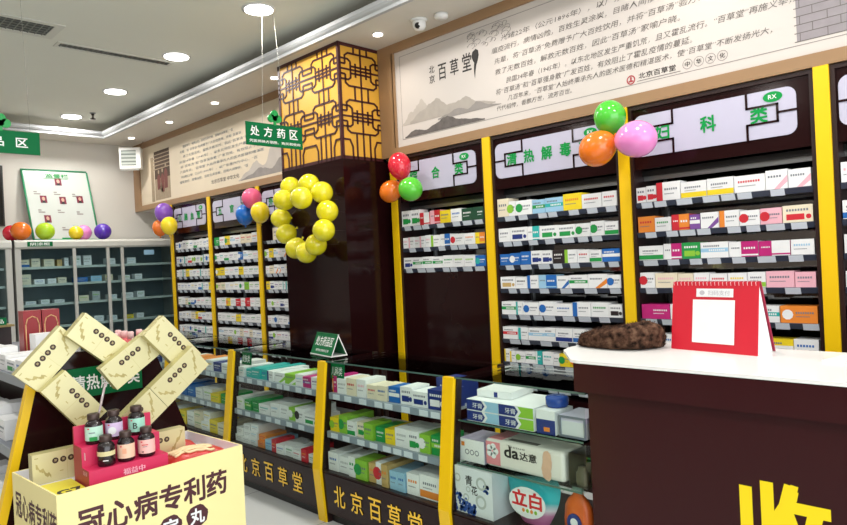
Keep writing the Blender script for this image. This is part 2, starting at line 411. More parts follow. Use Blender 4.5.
LINES = [('光绪22年（公元1896年），以广东惠州为中心，“百草堂”济世', 2.78, 2.957, .050, 1.62),
 ('瘟疫流行，病情凶险，百姓生灵涂炭，目睹人间惨状，“百草堂”', 2.865, 2.888, .050, 1.50),
 ('先辈，将“百草汤”免费赠予广大百姓饮用，并将“百草汤”验方传授', 2.845, 2.812, .050, 1.50),
 ('救了无数百姓，解救无数百姓，因此“百草汤”家喻户晓。', 2.845, 2.738, .050, 1.30),
 ('民国34年春（1945年），以东北地区发生严重饥荒，且又霍乱流行。“百草堂”再施义举，方', 2.75, 2.664, .050, 1.83),
 ('将“百草汤”和“百草强身散”广发百姓，有效阻止了霍乱疫情的蔓延。', 2.845, 2.600, .050, 1.36),
 ('几百年来，“百草堂”人始终秉承先人的医术医德和精湛医术，使“百草堂”不断发扬光大，', 2.745, 2.543, .046, 1.66),
 ('代代相传，香飘万世，流芳百世。', 2.845, 2.49, .044, .60)]
for s, y, z, h, wd in LINES: write(MB(), s, (xb-.001, y, z+.006), DX, DY, INKG, w=wd, h=h*.8, bold=.0, res=1, slant=.2).build('text_lettering', t)
mb = MB(); write(mb, '北京百草堂', (xb-.001, 1.80, 2.482), DX, DY, INK, w=.22, h=.034, bold=.01, res=1)
mb.box(xb-.001, xb, 1.555, 1.81, 2.470, 2.473, INKG)
def ring(mb, y, z, r, t_, m, x):
    n = 20
    for k in range(n):
        a, b = 2*math.pi*k/n, 2*math.pi*(k+1)/n
        mb.poly([(x, y-r*math.cos(a), z+r*math.sin(a)), (x, y-r*math.cos(b), z+r*math.sin(b)), (x, y-(r-t_)*math.cos(b), z+(r-t_)*math.sin(b)), (x, y-(r-t_)*math.cos(a), z+(r-t_)*math.sin(a))], m)
for k, c in enumerate('中华文化'):
    y = 1.515-k*.062; ring(mb, y, 2.500, .027, .002, INKG, xb-.001); write(mb, c, (xb-.001, y+.014, 2.486), DX, DY, INK, w=.028, h=.028, bold=.012, res=1)
mb.build('signature_lettering', t)
mb = MB(); SEAL = mat('red_seal', '#a8323a', .6); ring(mb, 1.848, 2.488, .027, .007, SEAL, xb-.001); mb.box(xb-.001, xb, 1.833, 1.863, 2.476, 2.484, SEAL).box(xb-.001, xb, 1.843, 1.853, 2.484, 2.505, SEAL); mb.build('seal', t)
mb = MB(); BRK = mat('brick_print', '#938c90', .7, vary=.12, scale=20)
mb.box(xb-.0006, xb-.0001, -.6, .975, 2.475, 3.09, BRK)
for k in range(16):
    z = 2.475+.0405*k; mb.box(xb-.001, xb-.0002, -.6, .985, z-.0018, z+.0018, INKG)
    for j in range(14):
        y = .96-.118*j-(.055 if k % 2 else 0); mb.box(xb-.001, xb-.0002, y-.0015, y+.0015, z, z+.0405, INKG)
mb.build('brick_print', t)

t = thing('wall_banner', 'cream history banner with an old picture beyond the lattice pillar', 'banner', (BX, 6.8, 2.335))
mb = MB(); rect_frame(mb, BX-.012, .04, 4.876, 9.098, 2.335, ZS, .2, TAN, tt=.07, tb=.065); mb.build('frame', t)
MB().box(BX+.004, BX+.026, 5.07, 8.90, 2.40, 3.15, PAPER2).build('panel', t)
mb = MB()
for k, (z, ys, wd) in enumerate(((2.98, 7.62, 1.2), (2.92, 7.70, 1.45), (2.86, 7.62, 1.75), (2.80, 7.72, 1.75), (2.74, 7.70, 1.9), (2.68, 7.72, 1.9), (2.62, 7.7, 1.75), (2.56, 7.74, 1.6))):
    write(MB(), LINES[(k+1) % 7][0][:26], (xb-.001, ys, z), DX, DY, INKB, w=wd, h=.032, bold=.004, res=1).build('text_lettering', t)
write(mb, '北京百草堂 中华文化', (xb-.001, 6.95, 2.47), DX, DY, INKG, w=.62, h=.045, bold=.012, res=1)
mb.build('text_lettering', t)
mb = MB(); ridge(mb, 5.1, 6.35, 2.43, [.01, .08, .16, .12, .3, .42, .36, .3], WASH1, xb-.0005, 8); ridge(mb, 5.1, 6.3, 2.43, [.01, .04, .09, .06, .14, .2, .16], WASH2, xb-.001, 9); mb.build('ink_mountain', t)
mb = MB(); PB = mat('sepia_print', '#4b3a2e', .7, vary=.5, scale=16); PB2 = mat('sepia_light', '#9b8a74', .7, vary=.3, scale=20); PR = mat('sepia_red', '#70403a', .7, vary=.2, scale=20)
mb.box(xb-.0006, xb, 8.0, 8.45, 2.70, 3.05, PB).box(xb-.0006, xb, 8.0, 8.45, 2.43, 2.70, PB2).box(xb-.0008, xb, 8.47, 8.56, 2.42, 2.99, PB2)
for k in range(5): mb.box(xb-.001, xb, 8.0, 8.47, 3.0-.045*k, 3.012-.045*k, PB2)
for y, z, h in ((8.33, 2.56, .28), (8.22, 2.52, .34), (8.12, 2.56, .36), (8.27, 2.46, .2)):
    mb.prism([(-.045, 0), (.045, 0), (.05, h*.55), (.02, h*.68), (-.02, h*.68), (-.05, h*.55)], (xb-.0012, y, z), DX, DY, (.0004, 0, 0), PR if h > .27 else PB2)
    mb.prism([(.022*math.cos(a*.63), h*.8+.026*math.sin(a*.63)) for a in range(10)], (xb-.0012, y, z), DX, DY, (.0004, 0, 0), PB2)
mb.build('old_picture', t)

# ---------------------------------------------------------------- medicine boxes
def card_mesh(base, acc, style, w, d, h, rnd):
    """box standing on its base at the origin, printed front looking to -x; w runs along y, left as seen is +y"""
    mb = MB(); B, A = pm(base), pm(acc)
    x0, x1 = -d/2, d/2
    mb.box(x0, x1, -w/2, w/2, 0, h, B)
    def q(u0, u1, v0, v1, m, lift=1):
        x = x0-.0004*lift
        mb.poly([(x, w/2-u0*w, v0*h), (x, w/2-u1*w, v0*h), (x, w/2-u1*w, v1*h), (x, w/2-u0*w, v1*h)], m)
    def disc(u, v, r, m, lift=2):
        x = x0-.0004*lift
        mb.poly([(x, w/2-u*w-r*h*math.cos(k*math.pi/5), v*h+r*h*math.sin(k*math.pi/5)) for k in range(10)], m)
    dark = base in 'bngfrmpdt'
    ink = PRINTW if dark else PRINT
    def words(u0, u1, v, hh=.12, m=None, lift=2):
        hh *= .9; n = max(2, int((u1-u0)*w/(h*hh*1.05))); s = (u1-u0)/n
        for k in range(n): q(u0+k*s+s*.06, u0+k*s+s*.70, v, v+hh, m or ink, lift)
    if style == 1: q(0, 1, .06, .36, A); words(.15, .8, .60); words(.15, .6, .45, .05)
    elif style == 2: q(0, .26, 0, 1, A); words(.34, .9, .56); words(.34, .75, .34, .06)
    elif style == 3: q(.42, 1, 0, 1, A); words(.08, .38, .55, .1); words(.5, .92, .5, .14, PRINTW); q(.42, 1, .08, .18, B, 2)
    elif style == 4: disc(.2, .5, .3, A); words(.42, .92, .55); words(.42, .8, .36, .06)
    elif style == 5: q(0, 1, .38, .62, A); words(.1, .7, .7, .12); words(.3, .9, .44, .12, PRINTW)
    elif style == 6: words(.12, .85, .58, .14, A if acc != base and acc not in 'wc' else None); words(.12, .7, .36, .06)
    elif style == 7:
        x = x0-.0004; mb.poly([(x, w/2-.35*w, 0), (x, -w/2, 0), (x, -w/2, .7*h)], A); mb.poly([(x-.0003, w/2-.6*w, 0), (x-.0003, -w/2, 0), (x-.0003, -w/2, .35*h)], B); words(.1, .75, .62)
    elif style == 8: q(.12, .72, .16, .5, A); words(.12, .88, .66, .14); disc(.86, .33, .14, A)
    mb.poly([(x0+.004, w/2-.04*w, h+.0003), (x0+.004, -w/2+.04*w, h+.0003), (x1-.25*d, -w/2+.04*w, h+.0003), (x1-.25*d, w/2-.04*w, h+.0003)][::-1], B)
    return mb
ORD = ['first', 'second', 'third', 'fourth', 'fifth', 'sixth', 'seventh', 'eighth', 'ninth', 'tenth', 'eleventh', 'twelfth', 'thirteenth', 'fourteenth']
SHELF = ['top shelf', 'second shelf down', 'third shelf down', 'fourth shelf down', 'fifth shelf down', 'sixth shelf down', 'seventh shelf down', 'lowest shelf']
def cdesc(b, a): return CNAME[b] if a == b or a == 'w' and b != 'w' and False else (CNAME[b]+'-and-'+CNAME[a] if a != b else CNAME[b])
BOXN = 0
def put_box(tok, x, y, z, w, h, d, label, group, rz=0, name='medicine_box'):
    mb = card_mesh(tok[0], tok[1], int(tok[2]), w, d, h, random)
    o = mb.local(name); o.location = (x, y, z); o.rotation_euler = (0, 0, rz)
    tag(o, label, 'medicine box', group)
    return o
def box_row(tokens, y_hi, y_lo, xfront, z, h, depth, place, end, group, stuff=None, name='medicine_box', seed=0, double=0):
    """a row from y_hi (left as seen) to y_lo"""
    rnd = random.Random(seed*31+int(z*1000))
    ws = [{'s': .6, 'l': 1.45, 't': 1}.get(t[3:4], 1)*rnd.uniform(.94, 1.06) for t in tokens]
    tot = y_hi-y_lo; gap = .004; k = (tot-gap*len(ws))/sum(ws); y = y_hi
    for i, (t, a) in enumerate(zip(tokens, ws)):
        w = a*k; hh = h*(1.25 if t[3:4] == 't' else rnd.uniform(.88, 1.06)); d = depth*rnd.uniform(.8, 1.1)
        if t[0] == '_': y -= w+gap; continue
        yy = y-w/2; y -= w+gap; xo = xfront+d/2+rnd.uniform(0, .006)
        if stuff is not None:
            m2 = card_mesh(t[0], t[1], int(t[2]), w, d, hh, rnd)
            n = len(stuff.v); stuff.v += [(p[0]+xo, p[1]+yy, p[2]+z) for p in m2.v]
            idx = [stuff.mi(m) for m in m2.mats]
            stuff.f += [tuple(n+q for q in f) for f in m2.f]; stuff.m += [idx[j] for j in m2.m]; stuff.smooth += m2.smooth
            continue
        put_box(t, xo, yy, z, w, hh, d, '%s medicine box, %s from the %s end, %s' % (cdesc(t[0], t[1]), ORD[i], end, place), group, rz=rnd.uniform(-.015, .015) if w > .05 else 0, name=name)

# ---------------------------------------------------------------- wall shelving
ZR = [1.742, 1.570, 1.410, 1.250, 1.073, .905, .748, .60]
def rounded(y0, y1, z0, z1, r, n=5):
    pts = []
    for cy, cz, a0 in ((y1-r, z1-r, 0), (y0+r, z1-r, 90), (y0+r, z0+r, 180), (y1-r, z0+r, 270)):
        for k in range(n+1):
            a = math.radians(a0+90*k/n); pts.append((cy+r*math.cos(a), cz+r*math.sin(a)))
    return pts
def wall_unit(y0, y1, sign, label, rows, left_post=True, panel_z=None, rx=True):
    XF = 3.60; t = thing('medicine_shelf_unit', label, 'shelf unit', (XF, (y0+y1)/2, 0), 'wall shelving of medicine')
    yi0, yi1 = y0+.055, y1-.055
    mb = MB(); mb.box(XF, 3.965, y0+.022, yi0, 0, 2.33, BROWNM); mb.box(XF, 3.965, yi1, y1-.022, 0, 2.33, BROWNM); mb.box(XF, 3.965, yi0, yi1, 2.31, 2.33, BROWNM)
    mb.build('carcass', t)
    MB().box(XF+.012, XF+.03, yi0, yi1, 1.965, 2.31, BROWN).build('header', t)
    MB().box(3.945, 3.962, yi0, yi1, .56, 2.31, MIRROR).build('back_panel', t)
    zt = panel_z or .56
    mb = MB().box(XF+.006, 3.94, yi0, yi1, 0, zt, BROWN); mb.build('base_cabinet', t)
    mb = MB().box(3.70, 3.74, yi0, yi1, 1.93, 1.963, BLACK).box(3.72, 3.735, yi0, yi1, 1.905, 1.93, STEEL); mb.build('light_valance', t)
    # posts: yellow face on a dark core
    MB().box(3.586, 3.599, y1-.033, y1+.033, 0, 2.334, YELLOW).build('yellow_post', t)
    mb = MB()
    for yy in (yi0+.03, yi1-.03): mb.box(3.93, 3.944, yy-.008, yy+.008, zt, 1.93, STEEL)
    mb.build('shelf_upright', t)
    # sign
    a, b = yi0+.06, yi1-.01; c = (a+b)/2
    sg = MB(); sg.prism([(-p[0], p[1]) for p in rounded(a, b, 2.035, 2.272, .045)][::-1], (XF+.006, 0, 0), DX, DY, (.006, 0, 0), SIGNW); sg = sg.build('sign_panel', t)
    W = b-a
    def seg(u0, v0, u1, v1):
        ya, yb = sorted((b-u0*W, b-u1*W)); za, zb = sorted((2.035+v0*.237, 2.035+v1*.237)); k = .0055
        ln.box(XF+.002, XF+.006, ya-k, yb+k, za-k, zb+k, BROWN)
    for s in (0, 1):
        ln = MB(); f = (lambda u: u) if s == 0 else (lambda u: 1-u)
        seg(f(.27), 1, f(.27), .68); seg(f(.27), .68, f(.10), .68); seg(f(.10), .68, f(.10), .32); seg(f(.10), .32, f(.27), .32); seg(f(.27), .32, f(.27), 0); seg(f(0), .5, f(.10), .5); ln.build('fret_line', sg)
    n = len(sign)
    for k, ch in enumerate(sign):
        u = .5+(k-(n-1)/2)*(.30 if n == 3 else .165 if n == 5 else .2); tm = MB(); write(tm, ch, (XF+.003, b-u*W+.042, 2.115), DX, DY, GREENT, w=.08, h=.084, bold=.03); tm.build('lettering', sg)
    if rx:
        m3 = MB(); m3.prism([(.045*math.cos(k*.314), .026*math.sin(k*.314)) for k in range(20)], (XF+.003, a+.105, 2.235), DX, DY, (.003, 0, 0), GREENT); bd = m3.build('rx_badge', sg)
        write(m2 := MB(), 'RX', (XF+.002, a+.125, 2.224), DX, DY, WHITET, h=.022, bold=.01); m2.build('rx_lettering', sg)
    for i, z in enumerate(ZR):
        if panel_z and z < panel_z: continue
        s = MB().box(XF+.012, 3.93, yi0+.003, yi1-.003, z+.016, z+.028, SHELFG)
        s.prism([(0, 0), (-.012, .028), (-.009, .030), (.004, .002)], (XF+.01, yi1-.003, z), (1, 0, 0), (0, 0, 1), (0, -(yi1-yi0-.006), 0), TAGD)
        sh = s.build('shelf', t)
        rnd = random.Random(int(y0*100)+i); y = yi1-.03-rnd.uniform(0, .06)
        while y > yi0+.07:
            wd = rnd.choice((.065, .07, .085)); g = MB()
            g.prism([(-.0005, -.004), (-.0125, .026), (-.0145, .026), (-.0025, -.006)], (XF+.008, y, z+.002), (1, 0, 0), (0, 0, 1), (0, -wd, 0), TAGW); g.build('price_tag', sh)
            y -= wd+rnd.choice((.012, .03, .06, .09))
    return t, yi0, yi1
POSTS = [-.12, .877, 1.910, 2.942, 3.91, 4.95, 5.972, 7.022, 8.013]
ROWS_CD = [['cc6t', 'wl4s', 'wg4l', 'ag5', 'at5l', 'yo6l', 'wr6l', 'wr6'],
 ['wc6', 'wn8l', 'wt3', 'wg8l', 'wg8l', 'wg4', 'wg4', 'wg1'],
 ['bb6', 'bw4', 'bb6', 'wn8', 'wn8', 'dw6', 'wl2', 'wr6', 'wg1', 'bw5l'],
 ['wh8l', 'wd6', 'wb2', 'ab3l', 'wb7', 'wg5l', 'wo7l', 'wb4'],
 ['wg5l', 'wt2s', 'wb4l', 'wb4l', 'wb6l', 'wb2l', 'wg6l', 'wd8'],
 ['wr5l', 'wt2', 'wa5l', 'wa5', 'wn1l', 'wb1', 'wr6', 'wo6', 'wb4'],
 ['wy2s', 'wy2s', 'wl4', 'wg5', 'tw2s', 'wt6', 'ww6s', 'yg4', 'yo4', 'wg2l', 'wb6', 'wt1'],
 ['wg5l', 'wn2s', 'wn2s', 'wn4l', 'wn4l', 'wn6l', 'wt6', 'wb1']]
ROWS_DE = [['wr8s', 'wr8s', 'wr2l', 'wy1l', 'wy1l', 'wr6l', 'wk7', 'wk7'],
 ['or6', 'wg6', 'ro3', 'pw5s', 'wp7', 'wo2', 'wr4', 'kr4', 'cr8l'],
 ['wg1l', 'wm3', 'gl8', 'wa5l', 'wm3l', 'mw3l', 'wa6'],
 ['wr4', 'ck6l', 'ck6', 'wk6', 'wr6', 'wy6', 'wl1', 'kw6l', 'kk6'],
 ['mm4l', 'wk6', 'wa5', 'wr2', 'wb6', 'wt5', 'ow4l'],
 ['wg1', 'wb6', 'ww6', 'wn1', 'wy5l', 'yw5l', 'wb6'],
 ['wb5', 'wb5', 'wg1', 'wr6', 'wo2', 'wy6', 'wt2'],
 ['wb5', 'wg2', 'wg1', 'wr6', 'wo2', 'wy6', 'wt2']]
ROWS_E = [['wk6', 'ab4', 'wb4l', 'wb6'], ['wb1', 'wa5', 'wb6', 'wr6'], ['ar8', 'wg1', 'wl4', 'wb6'], ['wt6', 'wb5', 'wr6', 'wg6'], ['wb2', 'wa6', 'wy6', 'wr1'], ['wa1', 'wb5', 'wg6', 'wt6']]
ROWS_PC = [['wg8t', 'wg8t', 'rw3', 'kr3', 'yy6', 'wb6', 'ff6', 'ff4'], ['wk6s', 'wk2s', 'wk6s', 'wk2s', 'wk6s', 'wl2', 'wb3', 'wr4l', 'wo6', 'yo3'], ['wn8', 'wg5', 'wg5', 'wg5', 'wg6', 'wl6', 'wl6', 'bt4']]
POOL = 'wb6 wg6 wn8 wb5 wg1 wt2 ww6 wr6 wa5 wl4 wo7 wy6 wb4 wn1 wp6 wk6 wg8 cc6 yb6 wr1 wn6 ww6 wb1 we6'.split()
def pool(n, seed, extra=()):
    r = random.Random(seed); return [r.choice(POOL if not extra or r.random() > .3 else extra)+r.choice(('', '', 's')) for _ in range(n)]
def fill(y0, y1, rows, place, end, seed, stuff=None, ylim=None, hs=None):
    for i, row in enumerate(rows):
        if row is None: continue
        h = (hs or [.10, .088, .086, .086, .086, .084, .082, .08])[i]
        box_row(row, min(y1-.006, ylim[1]) if ylim else y1-.006, max(y0+.006, ylim[0]) if ylim else y0+.006, 3.606, ZR[i]+.0285, h, .11, SHELF[i]+', '+place, end, 'medicine boxes '+place, stuff, seed=seed+i)
U = wall_unit(POSTS[0], POSTS[1], '儿科类', 'medicine shelf unit past the thick yellow post nearest the camera', 6); fill(U[1], U[2], [['w'+r[0][1:]]+r[1:] for r in ROWS_E], 'unit past the calendar', 'pillar', 11, ylim=(.42, 9))
U = wall_unit(POSTS[1], POSTS[2], '妇科类', 'medicine shelf unit behind the red calendar and pink balloon', 8); fill(U[1], U[2], ROWS_DE, 'behind the red calendar', 'pillar', 21)
U = wall_unit(POSTS[2], POSTS[3], '清热解毒类', 'medicine shelf unit under the five-character sign, behind the fur cushion', 8); fill(U[1], U[2], ROWS_CD, 'behind the fur cushion', 'pillar', 31)
U = wall_unit(POSTS[3], POSTS[4], '综合类', 'medicine shelf unit beside the brown pillar with only three shelves stocked', 3, panel_z=1.405); fill(U[1], U[2], ROWS_PC, 'unit beside the pillar', 'pillar', 41)
STUFF = MB()
U = wall_unit(POSTS[5], POSTS[6], '外用类', 'medicine shelf unit half hidden by the pillar and yellow balloon heart', 8); fill(U[1], U[2], [['_', 'cc6t', 'we6', 'wb6']]+[pool(9, 60+k) for k in range(7)], 'x', 'x', 51, STUFF, ylim=(5.25, 9))
U = wall_unit(POSTS[6], POSTS[7], '五官类', 'medicine shelf unit under the blue balloon', 8)
AB = [['gg4', 'wr6', 'yg4', 'wa5', 'wr6', 'cr6', 'cr6', 'wo6'], ['wg4', 'wt6', 'wg1', 'wp6', 'we6', 'bw4', 'wa5', 'wg6', 'wk6'], ['yw4', 'yy6', 'wy6', 'wk6', 'wb6', 'yd6', 'we6', 'wg6', 'wt6'], ['cl4', 'cg6', 'we6', 'wy6', 'wy6', 'wg4', 'lg6', 'wl6', 'wg6'], ['we6', 'wg6', 'yo4', 'we6', 'rw6', 'wr6', 'rr4', 'wk6', 'we6'], ['we6', 'we6', 'wg6', 'wy6', 'yw6', 'wb6', 'we6', 'wg6', 'we6']]
fill(U[1], U[2], AB+[pool(9, 77), pool(9, 78)], 'unit under the blue balloon', 'pillar-side' if False else 'fridge', 61)
U = wall_unit(POSTS[7], POSTS[8], '心脑血管', 'medicine shelf unit farthest along the wall, next to the fridge', 8); fill(U[1], U[2], [pool(10, 80+k, ('wb6', 'we6', 'we6', 'wn6')) for k in range(8)], 'x', 'x', 71, STUFF)
so = STUFF.build('medicine_box_stock'); so['kind'] = 'stuff'; tag(so, 'small pale medicine boxes filling the two shelf units farthest along the wall', 'medicine boxes')

# ---------------------------------------------------------------- glass counters
def case(y0, y1, label, shelves=(.74, .52), tags=True, glass_shelf=False, text=True, post=True, open_end=False):
    """front sloping back from a knee at z .31; y0 near end, y1 far end"""
    t = thing('glass_display_counter', label, 'display counter', (2.40, (y0+y1)/2, 0), 'glass counters in front of the shelving')
    a, b = y0+(.004 if open_end else .045), y1-.045
    xk, xt, zk, zt, xb = 2.252, 2.325, .31, .932, 2.78
    mb = MB(); mb.prism([(2.275, .06), (2.256, zk-.012), (xb, zk-.012), (xb, .06)], (0, b, 0), (1, 0, 0), (0, 0, 1), (0, a-b, 0), BROWN)
    mb.box(2.31, xb-.03, a, b, 0, .06, BLACK); mb.build('base_cabinet', t)
    MB().box(2.262, xb, a, b, zk-.012, zk, BROWNM).build('deck', t)
    side = [(2.27, 0), (xk, zk), (xt, zt), (xb, zt), (xb, 0)]
    for yy in ((y1-.045,) if open_end else (y0+.036, y1-.045)):
        MB().prism([(2.28, 0), (xk+.006, zk), (xt+.006, zt-.006), (xt+.04, zt-.006), (xk+.05, zk), (2.33, 0)], (0, yy, 0), (1, 0, 0), (0, 0, 1), (0, .009, 0), BROWNM).build('corner_frame', t)
        MB().box(xb-.03, xb, yy-.008, yy+.012, zk, zt-.004, BROWNM).build('rear_post', t)
    g = MB(); g.prism([(xk+.002, zk), (xt+.002, zt-.006), (xt+.007, zt-.006), (xk+.007, zk)], (0, b, 0), (1, 0, 0), (0, 0, 1), (0, a-b, 0), GLASS); g.build('front_glass', t)
    g = MB(); g.box(xt-.004, xb, a-.006, y1-.037, zt-.004, zt+.004, GLASS); g.box(xt-.006, xt-.004, a-.006, y1-.037, zt-.004, zt+.004, GLASSE); g.build('glass_top', t)
    if post:
        p = MB(); p.prism([(2.268, 0), (xk-.012, zk), (xt-.012, zt), (xt+.012, zt), (xk+.012, zk), (2.29, 0)], (0, y1+.034, 0), (1, 0, 0), (0, 0, 1), (0, -.07, 0), YELLOW); p.build('yellow_post', t)
    for i, z in enumerate(shelves):
        xf = xk+(xt-xk)*(z-zk)/(zt-zk)+.016
        s = MB()
        if glass_shelf: s.box(xf, xb-.05, a+.01, b-.01, z, z+.008, GLASS); s.box(xf-.001, xf+.001, a+.01, b-.01, z, z+.008, GLASSE)
        else:
            s.box(xf+.004, xb-.05, a+.01, b-.01, z, z+.012, mat('case_shelf', '#9aa2aa', .35)); s.box(xf, xf+.004, a+.01, b-.01, z-.024, z+.013, mat('case_rail', '#8d98a6', .35))
        sh = s.build('shelf', t)
        if tags:
            rnd = random.Random(int(y0*77)+i); y = b-.05
            while y > a+.08:
                MB().box(xf-.0025, xf-.0005, y-.062, y, z-.021, z+.009, TAGW).build('price_tag', sh); y -= .062+rnd.choice((.02, .045, .07))
    if text:
        m = MB(); L = b-a
        for k, ch in enumerate('北京百草堂'):
            yc = b-L*(.145+.165*k)
            f = lambda z: 2.2745-(z-.06)*.0178/.238
            up = Vector((-.0745, 0, .997)); m = MB(); write(m, ch, (2.2745-(.115-.06)*.078-.0045, yc+.05, .122), DX, up, YTXT, w=.1, h=.122, bold=.012, slant=.08); m.build('lettering', t)
    return t
CP = [1.452, 2.20, 3.225, 4.30, 5.33, 6.36]
case(CP[3], CP[4], 'glass counter of medicine beside the cream carton, farthest with yellow lettering hidden', text=False)
case(CP[4], CP[5], 'glass counter behind the gold box heart', text=False)
case(CP[2], CP[3], 'glass counter between the carton and the green triangular sign')
case(CP[1], CP[2], 'glass counter lettered in yellow, between the triangular sign and toiletries')
case(CP[0], CP[1], 'glass counter of toiletries next to the cashier desk', shelves=(.728, .530), tags=False, glass_shelf=True, text=False, open_end=True)

def stock(y_hi, y_lo, z, xf, toks, place, group, seed, hrange=(.06, .09), drange=(.14, .22), stack=0, end='fridge'):
    rnd = random.Random(seed)
    ws = [{'s': .6, 'l': 1.45}.get(t[3:4], 1)*rnd.uniform(.92, 1.08) for t in toks]; gap = .005; k = (y_hi-y_lo-gap*len(ws))/sum(ws); y = y_hi
    for i, (tk, a) in enumerate(zip(toks, ws)):
        w = a*k; yy = y-w/2; y -= w+gap
        if tk[0] == '_': continue
        n = int(tk[4]) if len(tk) > 4 else 1; h = rnd.uniform(*hrange); d = rnd.uniform(*drange); zz = z+.0005
        if n > 1: h *= .62
        for j in range(n):
            lab = '%s medicine box, %s from %s end, %s' % (cdesc(tk[0], tk[1]), ORD[i], end, place)
            if n > 1: lab += ', '+('atop its stack' if j == n-1 else 'bottom of stack' if j == 0 else 'middle of stack')
            put_box(tk, xf+d/2+rnd.uniform(0, .015)+(.006*j), yy, zz, w, h, d, lab, group, rz=rnd.uniform(-.05, .05)*(.4 if w > .12 else 1)); zz += h+.0006
def xf(z): return 2.252+.073*(z-.31)/.622+.03
P2 = 'middle glass counter'; g2 = 'medicine boxes in the lettered glass counter'
Y0, Y1 = CP[1]+.06, CP[2]-.06
stock(Y1, Y0, .752, xf(.75), ['mo2s', 'we6', 'cr6', 'wk6', 'cr6', 'cb6', 'bw5', 'wn8', 'wn8l', 'nw8l'], 'upper shelf, '+P2, g2, 1, (.075, .1), (.12, .2))
stock(Y1, Y0, .532, xf(.53), ['yl4', 'lg4', 'wg1', 'cg8', 'lw6', 'gw6', 'yw6', 'we6l', 'wg8', 'lw4', 'gl5'], 'lower shelf, '+P2, g2, 2, (.075, .1), (.12, .2))
stock(Y1, Y0, .3105, xf(.31), ['wb6', 'we6', 'wg6s', 'lg4', 'ho6s', 'wr4s', 'ho6s', 'ab6s', 'ab6s', 'wo6', 'wo1l'], 'floor, '+P2, g2, 3, (.09, .12), (.12, .2))
put_box('wd6', xf(.31)+.30, CP[1]+.18, .3105, .22, .16, .1, 'large white box with black print behind the orange-banded box', g2)
put_box('nr1', xf(.75)+.25, CP[1]+.19, .7525, .18, .12, .13, 'blue-and-red flat box at the back of the upper shelf', g2)
P3 = 'counter beside the carton'; g3 = 'medicine boxes in the counter beside the carton'
Y0, Y1 = CP[2]+.06, CP[3]-.06
stock(Y1, Y0, .752, xf(.75), ['wt6', 'tw6', 'tw6l', 'tb6', 'wn2', 'wl7l', 'lw7l', 'wa6', 'mp5', 'wp6'], 'upper shelf, '+P3, g3, 4, (.05, .075), (.2, .32))
stock(Y1, Y0, .532, xf(.53), ['wl6', 'gl51', 'gf612', 'wt6l', 'wa6', 'we6', 'lw4', 'wd4', 'wg8l'], 'lower shelf, '+P3, g3, 5, (.06, .09), (.16, .26))
stock(Y1, Y0, .3105, xf(.31), ['we6m2', 'we6m3', 'wa6m3', 'or6m2', 'ab6', 'ro6s', 'wb6', 'wg6', 'wr6', 'ro6s', 'wg6'], 'floor, '+P3, g3, 6, (.05, .08), (.14, .24))
P4 = 'in the counter behind the gold heart'; g4 = 'medicine boxes in the counter behind the gold heart'
for i, (c0, c1) in enumerate(((CP[3], CP[4]), (CP[4], CP[5]))):
    Y0, Y1 = c0+.06, c1-.06; pl4 = ('counter behind gold heart', 'farthest glass counter')[i]
    stock(Y1, Y0, .752, xf(.75), ['wo6', 'ob5', 'wr6', 'ow6', 'wy6', 'nw6', 'we6'], 'upper shelf, '+pl4, g4, 8+i, (.05, .075), (.2, .3))
    stock(Y1, Y0, .532, xf(.53), ['wa6', 'bw6', 'ba6', 'we6', 'wl6', 'yl6', 'gl6'], 'lower shelf, '+pl4, g4, 10+i, (.06, .09), (.16, .24))
    stock(Y1, Y0, .3105, xf(.31), ['ww6', 'yg6', 'we6', 'cg6m2', 'wy6m2', 'yy6', 'cw6'], 'floor, '+pl4, g4, 12+i, (.08, .11), (.16, .24))
# shelf talkers hung in the counters and the triangular sign
def small_sign(y, z, txt, label):
    t = thing('shelf_sign', label, 'sign', (2.345, y, z))
    MB().prism([(0, 0), (.005, 0), (.012, .085), (.007, .085)], (2.345, y+.062, z), (1, 0, 0), (0, 0, 1), (0, -.124, 0), GREENS).build('plate', t)
    m = MB(); write(m, txt, (2.3445, y+.05, z+.018), DX, Vector((.08, 0, 1)), WHITET, w=.1, h=.05, bold=.012); m.build('lettering', t)
small_sign(4.15, .835, '皮肤类', 'small green sign inside the counter beside the carton')
small_sign(3.12, .835, '儿科类', 'small green sign inside the counter below the triangular sign')
t = thing('table_sign', 'green triangular table sign on the glass counter', 'sign', (2.475, 3.40, .9365))
ax = [(2.42, 3.27), (2.465, 3.55)]
d = Vector((.045, .28, 0)); o0 = Vector((2.42, 3.27, .9365)); ux = Vector((.987, -.16, 0))
tri = [(0, 0), (.115, 0), (.0575, .135)]
mb = MB(); k = .006
for (a, b) in ((0, 2), (2, 1), (1, 0)):
    A, B = Vector(tri[a]), Vector(tri[b]); n = Vector((-(B-A).y, (B-A).x)).normalized()*k
    if n.dot(Vector((.0575, .045))-A) < 0: n = -n
    mb.prism([tuple(A), tuple(B), tuple(B+n), tuple(A+n)], o0, ux, (0, 0, 1), d, GREENS if (a, b) != (1, 0) else WHITEP, WHITEP)
mb.build('prism', t)
mb = MB(); up = (ux*.0575+Vector((0, 0, .135))).normalized(); nn = d.normalized()
write(mb, '处方药品区', o0+d*.9+up*.062-ux*.001, -nn, up, WHITET, w=.225, h=.06, bold=.015); mb.build('lettering', t); mb = MB(); write(mb, '请凭处方购买使用', o0+d*.8+up*.025-ux*.001, -nn, up, WHITET, w=.17, h=.017, bold=.01, res=1)
mb.build('small_lettering', t)

